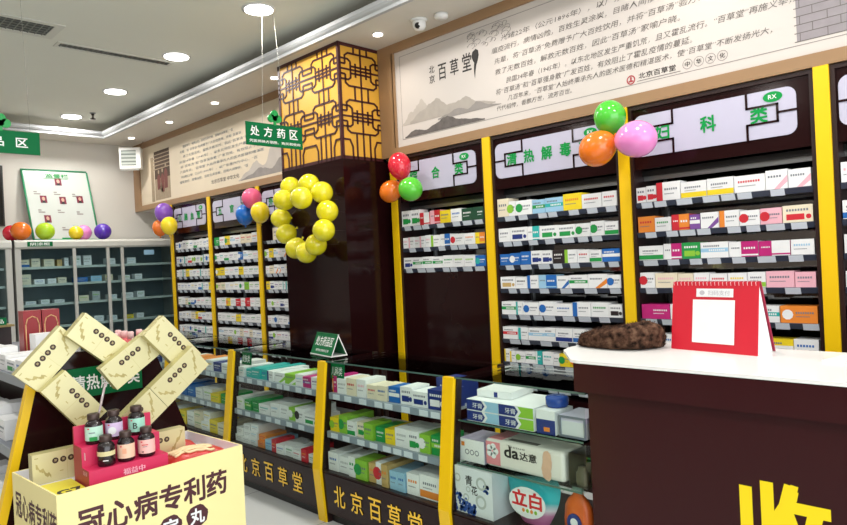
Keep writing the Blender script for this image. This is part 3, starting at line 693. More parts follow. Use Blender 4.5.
# ---------------------------------------------------------------- toiletries in the near counter
def carton(name, label, cat, x, y, z, w, d, h, m, rz=0, group=None):
    t = thing(name, label, cat, (x, y, z), group, rz)
    MB().box(-d/2, d/2, -w/2, w/2, 0, h, m).local('carton', t)
    return t
NAVY = pm('n'); LIME = pm('l')
rr = random.Random(4)
for col in range(2):
    for lev in range(2):
        y = 2.005-.192*col; lab = ('blue' if col == 0 else 'green')+'-ended toothpaste carton, '+('upper' if lev else 'lower')+' of its stack'
        t = carton('toothpaste_carton', lab, 'toothpaste', 2.46, y, .7365+.0515*lev, .19, .26, .05, pm('w'), 0, 'toothpaste cartons')
        m = MB(); m.prism([(-.095, .002), (-.005, .002), (.014, .025), (-.005, .048), (-.095, .048)], (-.1304, 0, 0), DX, DY, (.0004, 0, 0), NAVY)
        m.prism([(.012, .002), (.095, .002), (.095, .048), (.012, .048), (.03, .025)], (-.1304, 0, 0), DX, DY, (.0004, 0, 0), pm('a') if col == 0 else LIME)
        write(m, 'Crest' if False else '牙膏', (-.1306, .06, .012), DX, DY, PRINTW, w=.06, h=.024, bold=.012); m.local('printed_front', t)
t = carton('toothpaste_carton', 'white toothpaste carton lying on top of the blue-ended stack', 'toothpaste', 2.50, 2.0, .8395, .19, .2, .034, pm('w'), .1, 'toothpaste cartons')
MB().box(-.1003, -.1, -.02, .0, .004, .028, NAVY).local('printed_front', t)
t = carton('toiletry_box', 'white and navy box with a blue tub lid, beside the toothpaste', 'box', 2.40, 1.655, .7365, .095, .14, .10, pm('w'))
m = MB(); m.box(-.0705, -.07, -.0475, .0475, 0, .062, NAVY).box(-.0708, -.0705, -.02, .01, .012, .03, pm('o')); m.local('printed_front', t)
m = MB().lathe([(.045, 0), (.05, .012), (.05, .04), (.044, .045)], mat('blue_plastic', '#21489c', .25), 24); o = m.local('tub'); o.location = (2.43, 1.66, .8375); tag(o, 'round dark blue plastic tub on the white and navy box', 'tub')
FROST = glass_mat('frosted_plastic', (.80, .82, .84), .3, .3)
t = thing('plastic_container', 'clear plastic container with a grey lid rim beside the blue tub', 'container', (2.42, 1.55, .7365))
MB().box(2.345, 2.50, 1.468, 1.595, .7365, .803, mat('translucent_white', '#cfd3d6', .25)).build('tub', t)
m = MB(); rect_frame(m, 2.339, .006, 1.468, 1.595, .7365, .825, .008, SHELFG); m.box(2.346, 2.505, 1.466, 1.598, .803, .825, mat('lid_lilac', '#c9c4d8', .3)); m.build('lid', t)
# middle shelf
t = carton('soap_carton', 'white and lilac carton with grey print beside the tissue pack', 'carton', 2.42, 2.085, .5385, .15, .17, .105, mat('lilac_card', '#b9aec8', .45))
m = MB().box(-.0858, -.085, -.075, .075, 0, .105, pm('w'))
for k in range(3): ring(m, .03-.03*k, .045, .013, .004, SHELFG, -.0862)
m.box(-.0862, -.0858, .045, .065, .07, .09, pm('o')); m.local('printed_front', t)
t = thing('tissue_pack', 'long white tissue pack with a pink end in the near glass counter', 'tissue pack', (2.42, 1.79, .5385))
W_, D_, H_ = .43, .17, .128
sh = MB().box(-D_/2, D_/2, -W_/2, W_/2, 0, H_, mat('tissue_film', '#e9e4dc', .3, vary=.03)); o = sh.local('pack', t)
bv = o.modifiers.new('b', 'BEVEL'); bv.width = .018; bv.segments = 3
PINK = mat('tissue_pink', '#e58f98', .4, vary=.05)
m = MB().box(-D_/2-.001, -D_/2+.002, W_/2-.09, W_/2-.008, .012, H_-.012, PINK).box(-D_/2+.014, D_/2-.02, W_/2-.09, W_/2-.016, H_-.001, H_+.001, PINK)
for k in range(5):
    a = k*1.257; m.prism([(.02*math.cos(a)+.016*math.cos(q*.63), .02*math.sin(a)+.016*math.sin(q*.63)) for q in range(10)], (-D_/2-.0014, W_/2-.045, .075), DX, DY, (.0004, 0, 0), pm('w'))
m.local('pink_band', t)
m = MB(); write(m, 'da', (-D_/2-.0008, .10, .06), DX, DY, INK, h=.05, w=.078, bold=.03); write(m, '达意', (-D_/2-.0008, .015, .06), DX, DY, INK, h=.036, w=.09, bold=.025); write(m, 'Tissue', (-D_/2-.0008, .085, .105), DX, DY, INKG, h=.011, w=.1)
m.box(-D_/2+.03, -D_/2+.06, -.06, .1, H_, H_+.0008, INKG); m.local('lettering', t)
m = MB(); rnd = random.Random(3)
for k in range(5): m.prism([(.02*math.cos(q*.63)*(1+.3*rnd.random()), .028*math.sin(q*.63)*(1+.3*rnd.random())) for q in range(10)], (-D_/2-.0008-.0006*k, -.12-.012*rnd.random(), .028+.017*k), DX, DY, (.0004, 0, 0), mat('peach_print', '#e3b79c', .5, vary=.1, scale=40))
m.local('peach_print', t)
t = thing('clear_jar_pack', 'clear pack of beige jars at the end of the middle glass shelf', 'jar pack', (2.40, 1.535, .5385))
MB().box(2.335, 2.47, 1.468, 1.552, .5385, .675, FROST).build('clear_case', t)
for x in (2.37, 2.43): MB().lathe([(.024, 0), (.028, .02), (.028, .05), (.018, .06), (.018, .075)], mat('beige_jar', '#a99f7e', .4), 16, (x, 1.51, .5395)).build('jar', t)
# bottom
t = carton('gift_carton', 'large white carton with blue floral print and calligraphy in the near counter', 'carton', 2.395, 2.055, .3105, .25, .22, .215, mat('white_card_bright', '#dfe3e8', .4, vary=.02))
m = MB(); rnd = random.Random(9)
for k in range(80):
    u = rnd.random()**1.5; y = .12-.14*u*1.0-.0; z = .01+.10*rnd.random()*(1-u*.7); r = .006+.008*rnd.random()
    m.prism([(r*math.cos(q*1.05), r*math.sin(q*1.05)) for q in range(6)], (-.1104-.0002*(k % 4), y, z), DX, DY, (.0002, 0, 0), mat('floral_blue', '#2a4f9e', .5, vary=.3, scale=60))
for k in range(8): m.prism([(.01*math.cos(q*1.05), .009*math.sin(q*1.05)) for q in range(6)], (-.1106, -.075-.012*rnd.random()*2, .12+.03*rnd.random()), DX, DY, (.0002, 0, 0), mat('floral_blue'))
for y, z, r in ((.085, .16, .02), (-.06, .155, .03), (-.055, .07, .032), (.02, .115, .014), (.035, .075, .018)): ring(m, y, z, r, r*.35, mat('porcelain_print', '#b6bcba', .5), -.1107)
write(m, '青', (-.1109, .035, .135), DX, DY, INK, h=.045, w=.042, bold=.015); write(m, '花', (-.1109, .0, .095), DX, DY, INK, h=.042, w=.036, bold=.015)
m.local('printed_front', t)
t = thing('detergent_pouch', 'turquoise and white detergent pouch with red characters in the near counter', 'detergent', (2.40, 1.785, .3105))
vs_, fs_ = [], []; nu, nv = 14, 12
for s in (-1, 1):
    for j in range(nv+1):
        v = j/nv; hw = (.075+.075*math.sin(min(1, v*1.25)*math.pi/2)*.9-(.02*max(0, v-.85)/.15)); th = .05*(1-v)**.6*math.sin(math.pi*min(1, .12+v*.9))**.5+.004
        for i in range(nu+1):
            u = i/nu*2-1; vs_.append((s*-th*(1-abs(u)**2.5)-(0 if s > 0 else 0), -u*hw, v*.215))
def pouch_mat():
    m = bpy.data.materials.new('pouch_film'); m.use_nodes = True; nt = m.node_tree; b = nt.nodes['Principled BSDF']; b.inputs['Roughness'].default_value = .3
    tc = nt.nodes.new('ShaderNodeTexCoord'); sp = nt.nodes.new('ShaderNodeSeparateXYZ'); rp = nt.nodes.new('ShaderNodeValToRGB')
    nt.links.new(tc.outputs['Generated'], sp.inputs[0]); nt.links.new(sp.outputs[2], rp.inputs[0]); nt.links.new(rp.outputs[0], b.inputs['Base Color'])
    e = rp.color_ramp.elements; e[0].position = .0; e[0].color = (*lin('#c4689c'), 1); e[1].position = 1; e[1].color = (*lin('#2fa8b4'), 1)
    for p, c in ((.22, '#d58bb4'), (.34, '#e6dfe6'), (.5, '#3fb8c0')): q = e.new(p); q.color = (*lin(c), 1)
    return m
q = (nu+1)*(nv+1)
for s in range(2):
    for j in range(nv):
        for i in range(nu):
            a = s*q+j*(nu+1)+i; f = (a, a+1, a+nu+2, a+nu+1); fs_.append(f[::-1] if s else f)
m = MB().add(vs_, fs_, pouch_mat(), True); o = m.local('pouch', t)
m = MB(); m.prism([(.098*math.cos(k*.314), .068*math.sin(k*.314)) for k in range(20)], (-.056, 0, .10), DX, DY, (.004, 0, 0), pm('w'))
m.local('label_patch', t)
m = MB(); write(m, '立白', (-.0565, .078, .08), DX, DY, mat('red_lettering', '#d8262e', .4), w=.156, h=.07, bold=.04)
for k in range(4): m.prism([(.008*math.cos(z*.63), .009*math.sin(z*.63)) for z in range(10)], (-.0565, .02-.022*k, .065), DX, DY, (.0003, 0, 0), pm('l' if k % 2 else 'o'))
m.local('lettering', t)
t = thing('detergent_bottle', 'orange detergent bottle partly hidden by the cashier desk', 'detergent', (2.40, 1.555, .3105))
OR = mat('orange_plastic', '#d9662a', .3, vary=.04)
m = MB(); vs_ = []; fs_ = []
pr = [(.0, .058), (.004, .062), (.06, .064), (.12, .058), (.15, .044), (.17, .024), (.185, .02)]
for z, r in pr:
    for k in range(20): a = k*math.pi/10; vs_.append((r*.62*math.cos(a), r*1.1*math.sin(a), z))
for j in range(len(pr)-1):
    for k in range(20): fs_.append((j*20+k, j*20+(k+1) % 20, (j+1)*20+(k+1) % 20, (j+1)*20+k))
fs_ += [tuple(range(19, -1, -1)), tuple(range((len(pr)-1)*20, len(pr)*20))]
m.add(vs_, fs_, OR, True); m.local('bottle', t)
m = MB().lathe([(.022, .184), (.024, .187), (.024, .215), (.014, .218)], mat('bottle_cap_pale', '#9db4a8', .4), 18); m.local('cap', t)
m = MB().prism([(.035*math.cos(k*.314), .042*math.sin(k*.314)) for k in range(20)], (-.0422, 0, .06), DX, DY, (.004, 0, 0), NAVY); m.prism([(.018*math.cos(k*.314), .018*math.sin(k*.314)) for k in range(20)], (-.0426, 0, .065), DX, DY, (.001, 0, 0), pm('w')); m.local('bottle_label', t)

# ---------------------------------------------------------------- cashier desk
CY = 1.45
t = thing('cashier_counter', 'dark brown cashier desk with white top and big yellow character', 'counter', (2.6, .4, 0))
MB().box(2.335, 2.90, -.9, CY-.004, 0, 1.05, CASHB).build('body', t)
MB().box(2.300, 2.334, -.9, CY+.036, .943, 1.058, CASHB).build('fascia', t)
o = MB().prism([(2.295, -.9), (2.295, 1.47), (2.31, 1.505), (2.46, 1.625), (2.52, 1.675), (2.60, 1.70), (2.925, 1.70), (2.925, -.9)], (0, 0, 1.058), (1, 0, 0), (0, 1, 0), (0, 0, .012), WHITETOP).build('countertop', t)
for ch, y in (('收', .872), ('银', .45)): write(MB(), ch, (2.3335, y, .445), DX, DY, YTXT2, w=.268, h=.262, bold=.04).build('lettering', t)
MB().lathe([(.004, 0), (.004, .002)], STEEL, 10).build('screw', t)
# red table calendar with a white card on its face
RED = mat('calendar_red', '#cf1f33', .4, vary=.03)
A, B, Cc, D = Vector((2.755, 1.285, 1.0705)), Vector((2.695, .915, 1.0705)), Vector((2.85, .90, 1.0705)), Vector((2.91, 1.27, 1.0705))
t = thing('desk_calendar', 'red tent-shaped standing card with a white panel on the cashier desk', 'calendar', (2.80, 1.09, 1.0705))
H = Vector((0, 0, .285)); ap1 = A+(D-A)*.26+H; ap0 = B+(Cc-B)*.26+H
def slab(mb, a, b, c, d_, th, m):
    n = (b-a).cross(d_-a).normalized()*th; q = [a, b, c, d_]; p = [v+n for v in q]
    mb.add(q+p, [(3, 2, 1, 0), (4, 5, 6, 7), (0, 1, 5, 4), (1, 2, 6, 5), (2, 3, 7, 6), (3, 0, 4, 7)], m)
m = MB(); slab(m, A, B, ap0, ap1, -.004, RED); m.build('front_cover', t)
m = MB(); slab(m, D, Cc, ap0+Vector((.02, 0, 0)), ap1+Vector((.02, 0, 0)), -.004, mat('calendar_back', '#b0304e', .45)); m.build('back_cover', t)
m = MB(); ux = (B-A).normalized(); uy = (ap0-B).normalized(); nrm = ux.cross(uy); nrm = nrm if nrm.x < 0 else -nrm
# white page block filling the tent, sides slightly hollow
def lerp(a, b, f): return a+(b-a)*f
pg = []
for e, (f_, b_, p_) in enumerate(((A, D, ap1), (B, Cc, ap0))):
    ins = (A-B).normalized()*(-.006 if e == 0 else .006)
    pg.append([lerp(f_, b_, .07)+ins, lerp(f_, b_, .93)+ins, lerp(b_, p_, .97)+ins+Vector((.01, 0, 0)), lerp(f_, p_, .97)+ins+Vector((.008, 0, 0))])
m = MB().add(pg[0]+pg[1], [(0, 1, 2, 3), (7, 6, 5, 4), (0, 4, 5, 1), (1, 5, 6, 2), (2, 6, 7, 3), (3, 7, 4, 0)], pm('w')); m.build('page_block', t)
L = (B-A).length; Hh = (ap0-B).length; W2 = lambda u, v, k=.002: A+ux*(u*L)+((ap1-A)*(1-u)+(ap0-B)*u)*v+nrm*k
m = MB().add([W2(.26, .12), W2(.75, .12), W2(.75, .74), W2(.26, .74)], [(0, 1, 2, 3)], pm('w')); m.add([W2(.30, .78), W2(.73, .78), W2(.73, .90), W2(.30, .90)], [(0, 1, 2, 3)], pm('w')); m.build('white_panel', t)
m = MB(); GR = mat('pale_grey_lettering', '#c2bfc6', .5); write(m, '扫码支付', W2(.44, .805, .003), ux, uy, GR, w=.095, h=.02, bold=.012)
m.add([W2(.37, .84, .003)+ux*(.012*math.cos(k*.63))+uy*(.010*math.sin(k*.63)) for k in range(10)], [tuple(range(10))], GR); m.build('lettering', t)
m = MB()
for k in range(22):
    c = W2((k+.5)/22, .985, .0); m.tube([c+nrm*.004-uy*.012, c+nrm*.008, c+uy*.01, c-nrm*.01], .0012, mat('spiral_white', '#e8c8cc', .4), 5)
m.build('spiral_binding', t)
# fur cushion
def fur_mat():
    m = bpy.data.materials.new('brown_fur'); m.use_nodes = True; nt = m.node_tree; b = nt.nodes['Principled BSDF']; b.inputs['Roughness'].default_value = .9; b.inputs['Specular IOR Level'].default_value = .15
    tc = nt.nodes.new('ShaderNodeTexCoord'); n1 = nt.nodes.new('ShaderNodeTexNoise'); n1.inputs['Scale'].default_value = 40; n1.inputs['Detail'].default_value = 6
    rp = nt.nodes.new('ShaderNodeValToRGB'); e = rp.color_ramp.elements; e[0].position = .34; e[0].color = (*lin('#1d120c'), 1); e[1].position = .72; e[1].color = (*lin('#755a48'), 1); k = e.new(.52); k.color = (*lin('#52392c'), 1)
    nt.links.new(tc.outputs['Object'], n1.inputs['Vector']); nt.links.new(n1.outputs[0], rp.inputs[0]); nt.links.new(rp.outputs[0], b.inputs['Base Color'])
    return m
def fur_body():
    vs, fs = [], []; n, mm = 64, 40
    SP = [(0, 2.672, 1.69, .03, .05), (.3, 2.655, 1.58, .058, .082), (.6, 2.648, 1.47, .068, .10), (.82, 2.67, 1.385, .066, .118), (1, 2.83, 1.345, .05, .115)]
    def lerp_sp(u):
        for p, q in zip(SP, SP[1:]):
            if u <= q[0]:
                f = (u-p[0])/(q[0]-p[0]); f = f if u < .82 else f
                return [p[k]+(q[k]-p[k])*f for k in range(1, 5)]
        return list(SP[-1][1:])
    for i in range(n+1):
        u = i/n; x, y, hx, hh = [sum(q)/5 for q in zip(*(lerp_sp(min(1, max(0, u+d_))) for d_ in (-.08, -.04, 0, .04, .08)))]
        x2, y2 = lerp_sp(min(1, u+.05))[:2]; x1, y1 = lerp_sp(max(0, u-.05))[:2]; tn = Vector((x2-x1, y2-y1)).normalized(); nx_, ny_ = -tn.y, tn.x
        e = min(1, (math.sin(min(1, u*6+.06)*math.pi/2)*math.sin(min(1, (1-u)*7+.06)*math.pi/2)))**.5
        hz = hh/2*e; hx *= e
        for k in range(mm):
            a = 2*math.pi*k/mm; ca, sa = math.cos(a), math.sin(a)
            p = Vector((x+nx_*hx*ca, y+ny_*hx*ca, 1.0705+hz*(1+(sa if sa > 0 else max(sa*1.15, -.999)))))
            d_ = noise.noise(p*70)*.005+noise.noise(p*190)*.003+noise.noise(p*22)*.010
            p += Vector((nx_*ca*d_, ny_*ca*d_, abs(sa)*d_)); p.z = max(p.z, 1.0708); vs.append(p)
    for i in range(n):
        for k in range(mm): fs.append((i*mm+k, i*mm+(k+1) % mm, (i+1)*mm+(k+1) % mm, (i+1)*mm+k))
    fs += [tuple(range(mm)), tuple(range(n*mm+mm-1, n*mm-1, -1))]
    fur = fur_mat(); m = MB().add(vs, fs, fur, True)
    rnd = random.Random(2)
    for k in range(5200):      # short hairs standing off the surface
        i = rnd.randrange(1, n); j = rnd.randrange(mm); p = vs[i*mm+j]; c = sum((vs[i*mm+q] for q in range(0, mm, 8)), Vector())/5
        d_ = (p-c); d_.y *= .3; d_ = (d_.normalized()+Vector((rnd.uniform(-.6, .6), rnd.uniform(-.6, .6), rnd.uniform(-.4, .5)))).normalized()*rnd.uniform(.006, .013)
        if p.z+d_.z < 1.071: continue
        s = Vector((rnd.uniform(-1, 1), rnd.uniform(-1, 1), rnd.uniform(-1, 1))).normalized()*.0011
        m.add([p-s, p+s, p+d_], [(0, 1, 2)], fur)
    o = m.build('fur_cushion', None, (2.72, 1.4, 1.0705)); tag(o, 'brown mottled fur cushion lying on the cashier desk by the red calendar', 'cushion')
fur_body()
o = MB().prism([(0, 0), (.12, .0), (.30, -.02), (.30, .16), (.03, .17)], (2.66, .69, 1.0705), (0, -1, 0), (1, 0, 0), (0, 0, .006), pm('w')).build('paper_pad', None, (2.7, .6, 1.0705)); tag(o, 'white paper pad at the end of the white desk top', 'paper')

# ---------------------------------------------------------------- balloons
def balloon_mat(name, c):
    if name in MATS: return MATS[name]
    m = mat(name, c, .16, spec=.6, vary=.03, coat=.3)
    b = m.node_tree.nodes['Principled BSDF']; b.inputs['Subsurface Weight'].default_value = .25; b.inputs['Subsurface Radius'].default_value = (.05, .05, .05); b.inputs['Subsurface Scale'].default_value = .3
    return m
BC = {'red': '#e02c40', 'orange': '#ef7a1e', 'green': '#4fc23a', 'pink': '#f08fcf', 'purple': '#8a55c0', 'yellow': '#e8dc22', 'blue': '#1f6fc8', 'rose': '#e8608c', 'lime': '#b4dc28', 'violet': '#5a2fb4', 'gold': '#f6d820', 'bright': '#5ec83c'}
def balloon(col, p, r, label, group=None, axis=(0, 0, -1), stretch=1.1, tie=None):
    """knot points along axis"""
    t = thing('balloon', label, 'balloon', p, group)
    if tie is not None: MB().tube([Vector(), Vector(tie)-Vector(p)], .0008, mat('dark_string', '#2a1a18', .6), 5).local('string', t)
    m = balloon_mat('balloon_'+col, BC[col]); n = 14; pr = []
    for k in range(n+1):
        a = math.pi*k/n; z = -math.cos(a); rr = math.sin(a); zz = z*r*stretch if z > 0 else z*r*stretch*1.12; pr.append((max(.002, r*rr*(1-.06*max(0, -z))), zz))
    q = Vector(axis).to_track_quat('-Z', 'Y')
    o = MB().lathe(pr, m, 26).local('envelope', t); o.rotation_mode = 'QUATERNION'; o.rotation_quaternion = q
    zz = pr[0][1]; o = MB().lathe([(.010, zz-.020), (.0105, zz-.018), (.0045, zz-.008), (.0045, zz+.002)], m, 10).local('knot', t); o.rotation_mode = 'QUATERNION'; o.rotation_quaternion = q
    return t
PLACED = []
def bal(px, py, ax, v, rpx, col, label, group, axis=(0, 0, -1), stretch=1.08):
    p = at(px, py, ax, v); r = rpx*(p-CAM).dot(Fw)/FPX
    for k in range(60):        # balloons of one bunch press against each other, they do not pass through
        if all((p-q).length > (r+s_)*1.03 for q, s_ in PLACED): break
        p = CAM+(p-CAM)*.996; r *= .996
    PLACED.append((p, r))
    return balloon(col, p, r, label, group, axis, stretch, (3.585 if min(abs(q-p.y) for q in POSTS) < .034 else 3.599, p.y, p.z))
G = 'balloons on the post beside the pillar'
bal(399.5, 165.5, 'x', 3.44, 11.6, 'red', 'red balloon on top of the cluster by the pillar', G, (0, -.2, -1), 1.15)
bal(390.5, 191.5, 'x', 3.46, 10.8, 'orange', 'orange balloon under the red one by the pillar', G, (.2, -.6, .5))
bal(410.5, 189, 'x', 3.38, 12.2, 'bright', 'bright green balloon under the red one by the pillar', G, (.3, .8, .2))
G = 'balloons between the two nearest shelf signs'
bal(609.8, 117, 'x', 3.45, 15.8, 'green', 'green balloon topping the cluster over the shelf signs', G, (.2, 0, -1), 1.05)
bal(597, 149, 'x', 3.43, 17.4, 'orange', 'orange balloon covering the end of the five-character sign', G, (0, -.8, .4))
bal(636.5, 139, 'x', 3.36, 18.5, 'pink', 'big pale pink balloon beside the orange one on the sign', G, (.2, .9, .1), 1.15)
G = 'balloons on the farthest yellow post'
bal(163.8, 212.4, 'x', 3.46, 8.8, 'purple', 'purple balloon topping the cluster at the wall corner', G)
bal(160, 227.5, 'x', 3.46, 7.4, 'orange', 'orange balloon under the purple one at the wall corner', G)
bal(169.2, 225.4, 'x', 3.38, 8.1, 'gold', 'yellow balloon under the purple one at the wall corner', G)
G = 'balloons on the post left of the balloon heart'
bal(251.8, 198, 'x', 3.43, 10.0, 'rose', 'deep pink balloon above the blue one', G, (0, -.2, -1), 1.0)
bal(245, 214.2, 'x', 3.44, 9.3, 'blue', 'blue balloon under the deep pink one', G)
bal(260.2, 212, 'x', 3.36, 9.5, 'gold', 'yellow balloon beside the blue one', G)
ring_pts = [(290.5, 187), (309, 184.6), (322, 192.5), (301.4, 198), (283.5, 200), (327.3, 211.3), (280.8, 218.4), (323.8, 230.2), (286, 234), (295.7, 248.5), (306.5, 252.5), (316, 244.6)]
names = ['at the top left lobe of the heart', 'beside the notch at the heart top', 'at the upper right lobe of the heart', 'in the notch of the heart', 'on the upper left flank of the heart', 'on the right flank of the heart', 'midway down the left flank of the heart', 'low on the right flank of the heart', 'low on the left flank of the heart', 'left of the bottom of the heart', 'at the very bottom of the heart', 'right of the bottom of the heart']
for k, ((x, y), nm) in enumerate(zip(ring_pts, names)):
    p = at(x, y, 'x', 3.085); c = at(304, 217, 'x', 3.085); p = CAM+(p-CAM)*(1, .975)[k % 2]
    for h_ in range(40):
        if all((p-q).length > (.083+s_)*.99 for q, s_ in PLACED): break
        p = CAM+(p-CAM)*.995
    PLACED.append((p, .083))
    balloon('yellow', p, .083, 'yellow balloon '+nm+' on the pillar', 'yellow balloons in a heart on the pillar', (c-p)+Vector((.12, 0, 0)), 1.0, (3.187, max(p.y, 4.035), p.z))
G = 'balloons on top of the fridge'
for px, r, col, lab, y in ((11.5, 8.2, 'red', 'red balloon peeping out behind an orange one on the fridge', 8.72), (21, 9.5, 'orange', 'orange balloon on the fridge below the whiteboard', 8.56), (45.2, 9, 'lime', 'lime green balloon on the fridge below the whiteboard', 8.56),
        (76, 7, 'gold', 'yellow balloon on the fridge below the whiteboard', 8.53), (83.5, 7.8, 'pink', 'pink balloon behind the yellow one on the fridge', 8.70), (102.8, 8.2, 'violet', 'violet balloon on the fridge past the whiteboard', 8.56)):
    p = at(px, 232, 'y', y); rr_ = r*(p-CAM).dot(Fw)/FPX; p.z = 1.942+rr_*1.0; balloon(col, p, rr_*.98, lab, G, (0, 1, .1), 1.02)

# ---------------------------------------------------------------- fridges, whiteboard, wall fittings at the back
FY, FZ = 8.45, 1.94
def fridge(x0, x1, label, mull, tagtxt=None):
    t = thing('display_fridge', label, 'fridge', ((x0+x1)/2, FY+.3, 0))
    m = MB().box(x0, x1, FY+.56, 9.04, 0, FZ-.001, FRIDGEIN).box(x0, x0+.05, FY+.03, FY+.56, 0, FZ-.001, GREYF).box(x1-.05, x1, FY+.03, FY+.56, 0, FZ-.001, GREYF).box(x0+.05, x1-.05, FY+.03, FY+.56, 0, .25, GREYF).box(x0, x1, FY+.02, 9.04, FZ-.06, FZ, GREYF)
    m.build('cabinet', t)
    m = MB().prism([(0, 0), (-.03, .02), (-.03, .075), (.0, .10), (.05, .10), (.05, 0)], (x0, FY, FZ-.10), (0, 1, 0), (0, 0, 1), (x1-x0, 0, 0), mat('fridge_header', '#cfcfc8', .3)); m.build('header', t)
    m = MB().box(x0, x0+.06, FY-.005, FY+.03, .0, FZ-.1, GREYF).box(x1-.06, x1, FY-.005, FY+.03, 0, FZ-.1, GREYF).box(x0+.06, x1-.06, FY-.005, FY+.03, .0, .27, GREYF); m.build('door_frame', t)
    xs = [x0+.06]+list(mull)+[x1-.06]
    for i in range(len(xs)-1):
        d = MB().box(xs[i]+.004, xs[i+1]-.004, FY+.012, FY+.018, .27, FZ-.1, GLASSF); dd = d.build('glass_door', t)
        if i < len(xs)-2: MB().box(xs[i+1]-.017, xs[i+1]+.017, FY-.004, FY+.022, .27, FZ-.1, GREYF).build('stile', dd)
    for z in (1.62, 1.42, 1.19, .93, .66, .45):
        s = MB().box(x0+.06, x1-.06, FY+.10, FY+.55, z, z+.01, mat('fridge_shelf', '#a3aba8', .4)).box(x0+.06, x1-.06, FY+.085, FY+.1, z-.012, z+.016, mat('fridge_rail', '#c2c8c2', .4)); s.build('shelf', t)
    if tagtxt:
        m = MB().box(x0+.12, x0+.38, FY-.034, FY-.031, FZ-.075, FZ-.02, GREENS); pl_ = m.build('name_plate', t)
        m = MB(); write(m, tagtxt, (x0+.15, FY-.035, FZ-.066), FX, DY, WHITET, w=.2, h=.036, bold=.015, res=1); m.build('lettering', pl_)
    return t
fridge(1.985, 3.93, 'wide glass-door fridge of medicines under the whiteboard', (2.60, 2.98, 3.15), '阴凉柜')
fridge(.2, 1.955, 'glass-door fridge mostly out of view, left of the wider one', (1.1,))
m = MB().box(3.42, 3.545, FY-.001, FY+.0115, 1.74, 1.80, pm('a')); pm_ = m.build('door_sticker', None, (3.48, FY, 1.74)); tag(pm_, 'pale blue sticker on the fridge glass by the yellow post', 'sticker')
rnd = random.Random(12)
for zi, (z, specs) in enumerate(((1.632, [(2.10, 'cb1', .12, .09), (2.22, 'cc6', .1, .10), (2.36, 'ce6', .12, .09), (2.47, 'hw6', .06, .08), (2.545, 'we6', .05, .1), (2.66, 'wg6', .1, .12), (2.78, 'we6', .1, .12), (3.05, 'we6', .12, .08), (3.3, 'wa6', .12, .08)]),
        (1.432, [(2.10, 'ce6', .14, .12), (2.25, 'wb6', .12, .06), (2.38, 'we6', .1, .06), (2.49, 'cw6', .1, .07), (2.70, 'be6', .16, .06), (2.87, 'ae6', .14, .07), (3.02, 'cy6', .1, .08), (3.22, 'wl6', .12, .06), (3.38, 'we6', .1, .07)]),
        (1.202, [(2.15, 'wb6', .12, .04), (2.3, 'wg6', .1, .05), (2.45, 'we6', .12, .04), (2.72, 'cl6', .12, .07), (2.86, 'el6', .1, .11), (3.05, 'wa6', .12, .06), (3.25, 'we6', .12, .07), (3.4, 'wg6', .1, .08)]),
        (.942, [(2.2, 'we6', .12, .06), (2.72, 'wb6', .12, .06), (2.88, 'we6', .12, .07), (3.05, 'wa6', .1, .06), (3.25, 'ye6', .1, .05), (3.38, 'we6', .1, .06)]))):
    for i, (x, tk, w_, h_) in enumerate(specs):
        if tk[0] == 'y' and zi == 0: z_ = z
        put_box(tk, x, FY+.17, z+.0005, w_*.9, h_, .11, '%s packet in the fridge, %s along from the whiteboard side, %s' % (cdesc(tk[0], tk[1]), ORD[i], SHELF[zi]), 'packets in the glass fridge', rz=math.pi/2, name='refrigerated_packet')
# whiteboard leaning on the wall
t = thing('whiteboard', 'white notice board with green frame leaning above the fridge', 'notice board', (2.65, 8.85, FZ))
q0, q1 = Vector((2.29, 8.86, FZ+.016)), Vector((3.03, 8.86, FZ+.016)); upv = Vector((-.05, .22, .9)).normalized(); Hb = .90
def wbq(u, v, k=0): return q0+(q1-q0)*u+upv*(v*Hb)+Vector((0, -1, .24)).normalized()*k
m = MB(); a, b, c, d = wbq(0, 0), wbq(1, 0), wbq(1, 1), wbq(0, 1); slab(m, a, b, c, d, -.012, mat('board_white', '#ccd2cd', .25)); m.build('board', t)
GF = mat('green_frame', '#2f8f62', .4); m = MB()
for p0, p1 in ((wbq(0, 0), wbq(1, 0)), (wbq(1, 0), wbq(1, 1)), (wbq(1, 1), wbq(0, 1)), (wbq(0, 1), wbq(0, 0))): m.tube([p0+Vector((0, .004, .008)), p1+Vector((0, .004, 0))], .012, GF, 6)
m.build('frame', t)
m = MB(); uxb = (q1-q0).normalized(); write(m, '监督栏', wbq(.34, .90, .003), uxb, upv, GREENT, w=.26, h=.05, bold=.015, res=1); m.add([wbq(.3, .885, .003), wbq(.68, .885, .003), wbq(.68, .892, .003), wbq(.3, .892, .003)], [(0, 1, 2, 3)], GREENT)
m.add([wbq(.42, .01, .003), wbq(.66, .01, .003), wbq(.66, .035, .003), wbq(.42, .035, .003)], [(0, 1, 2, 3)], GREENT)
for u, v in ((.12, .68), (.42, .68), (.70, .66), (.14, .42), (.43, .42), (.72, .40), (.15, .17), (.45, .17), (.72, .17)):
    for k in range(2):
        wdt = .10 if k else .05; m.add([wbq(u, v-.03*k, .003), wbq(u+wdt, v-.03*k, .003), wbq(u+wdt, v-.03*k+.016, .003), wbq(u, v-.03*k+.016, .003)], [(0, 1, 2, 3)], WASH2)
m.build('lettering', t)
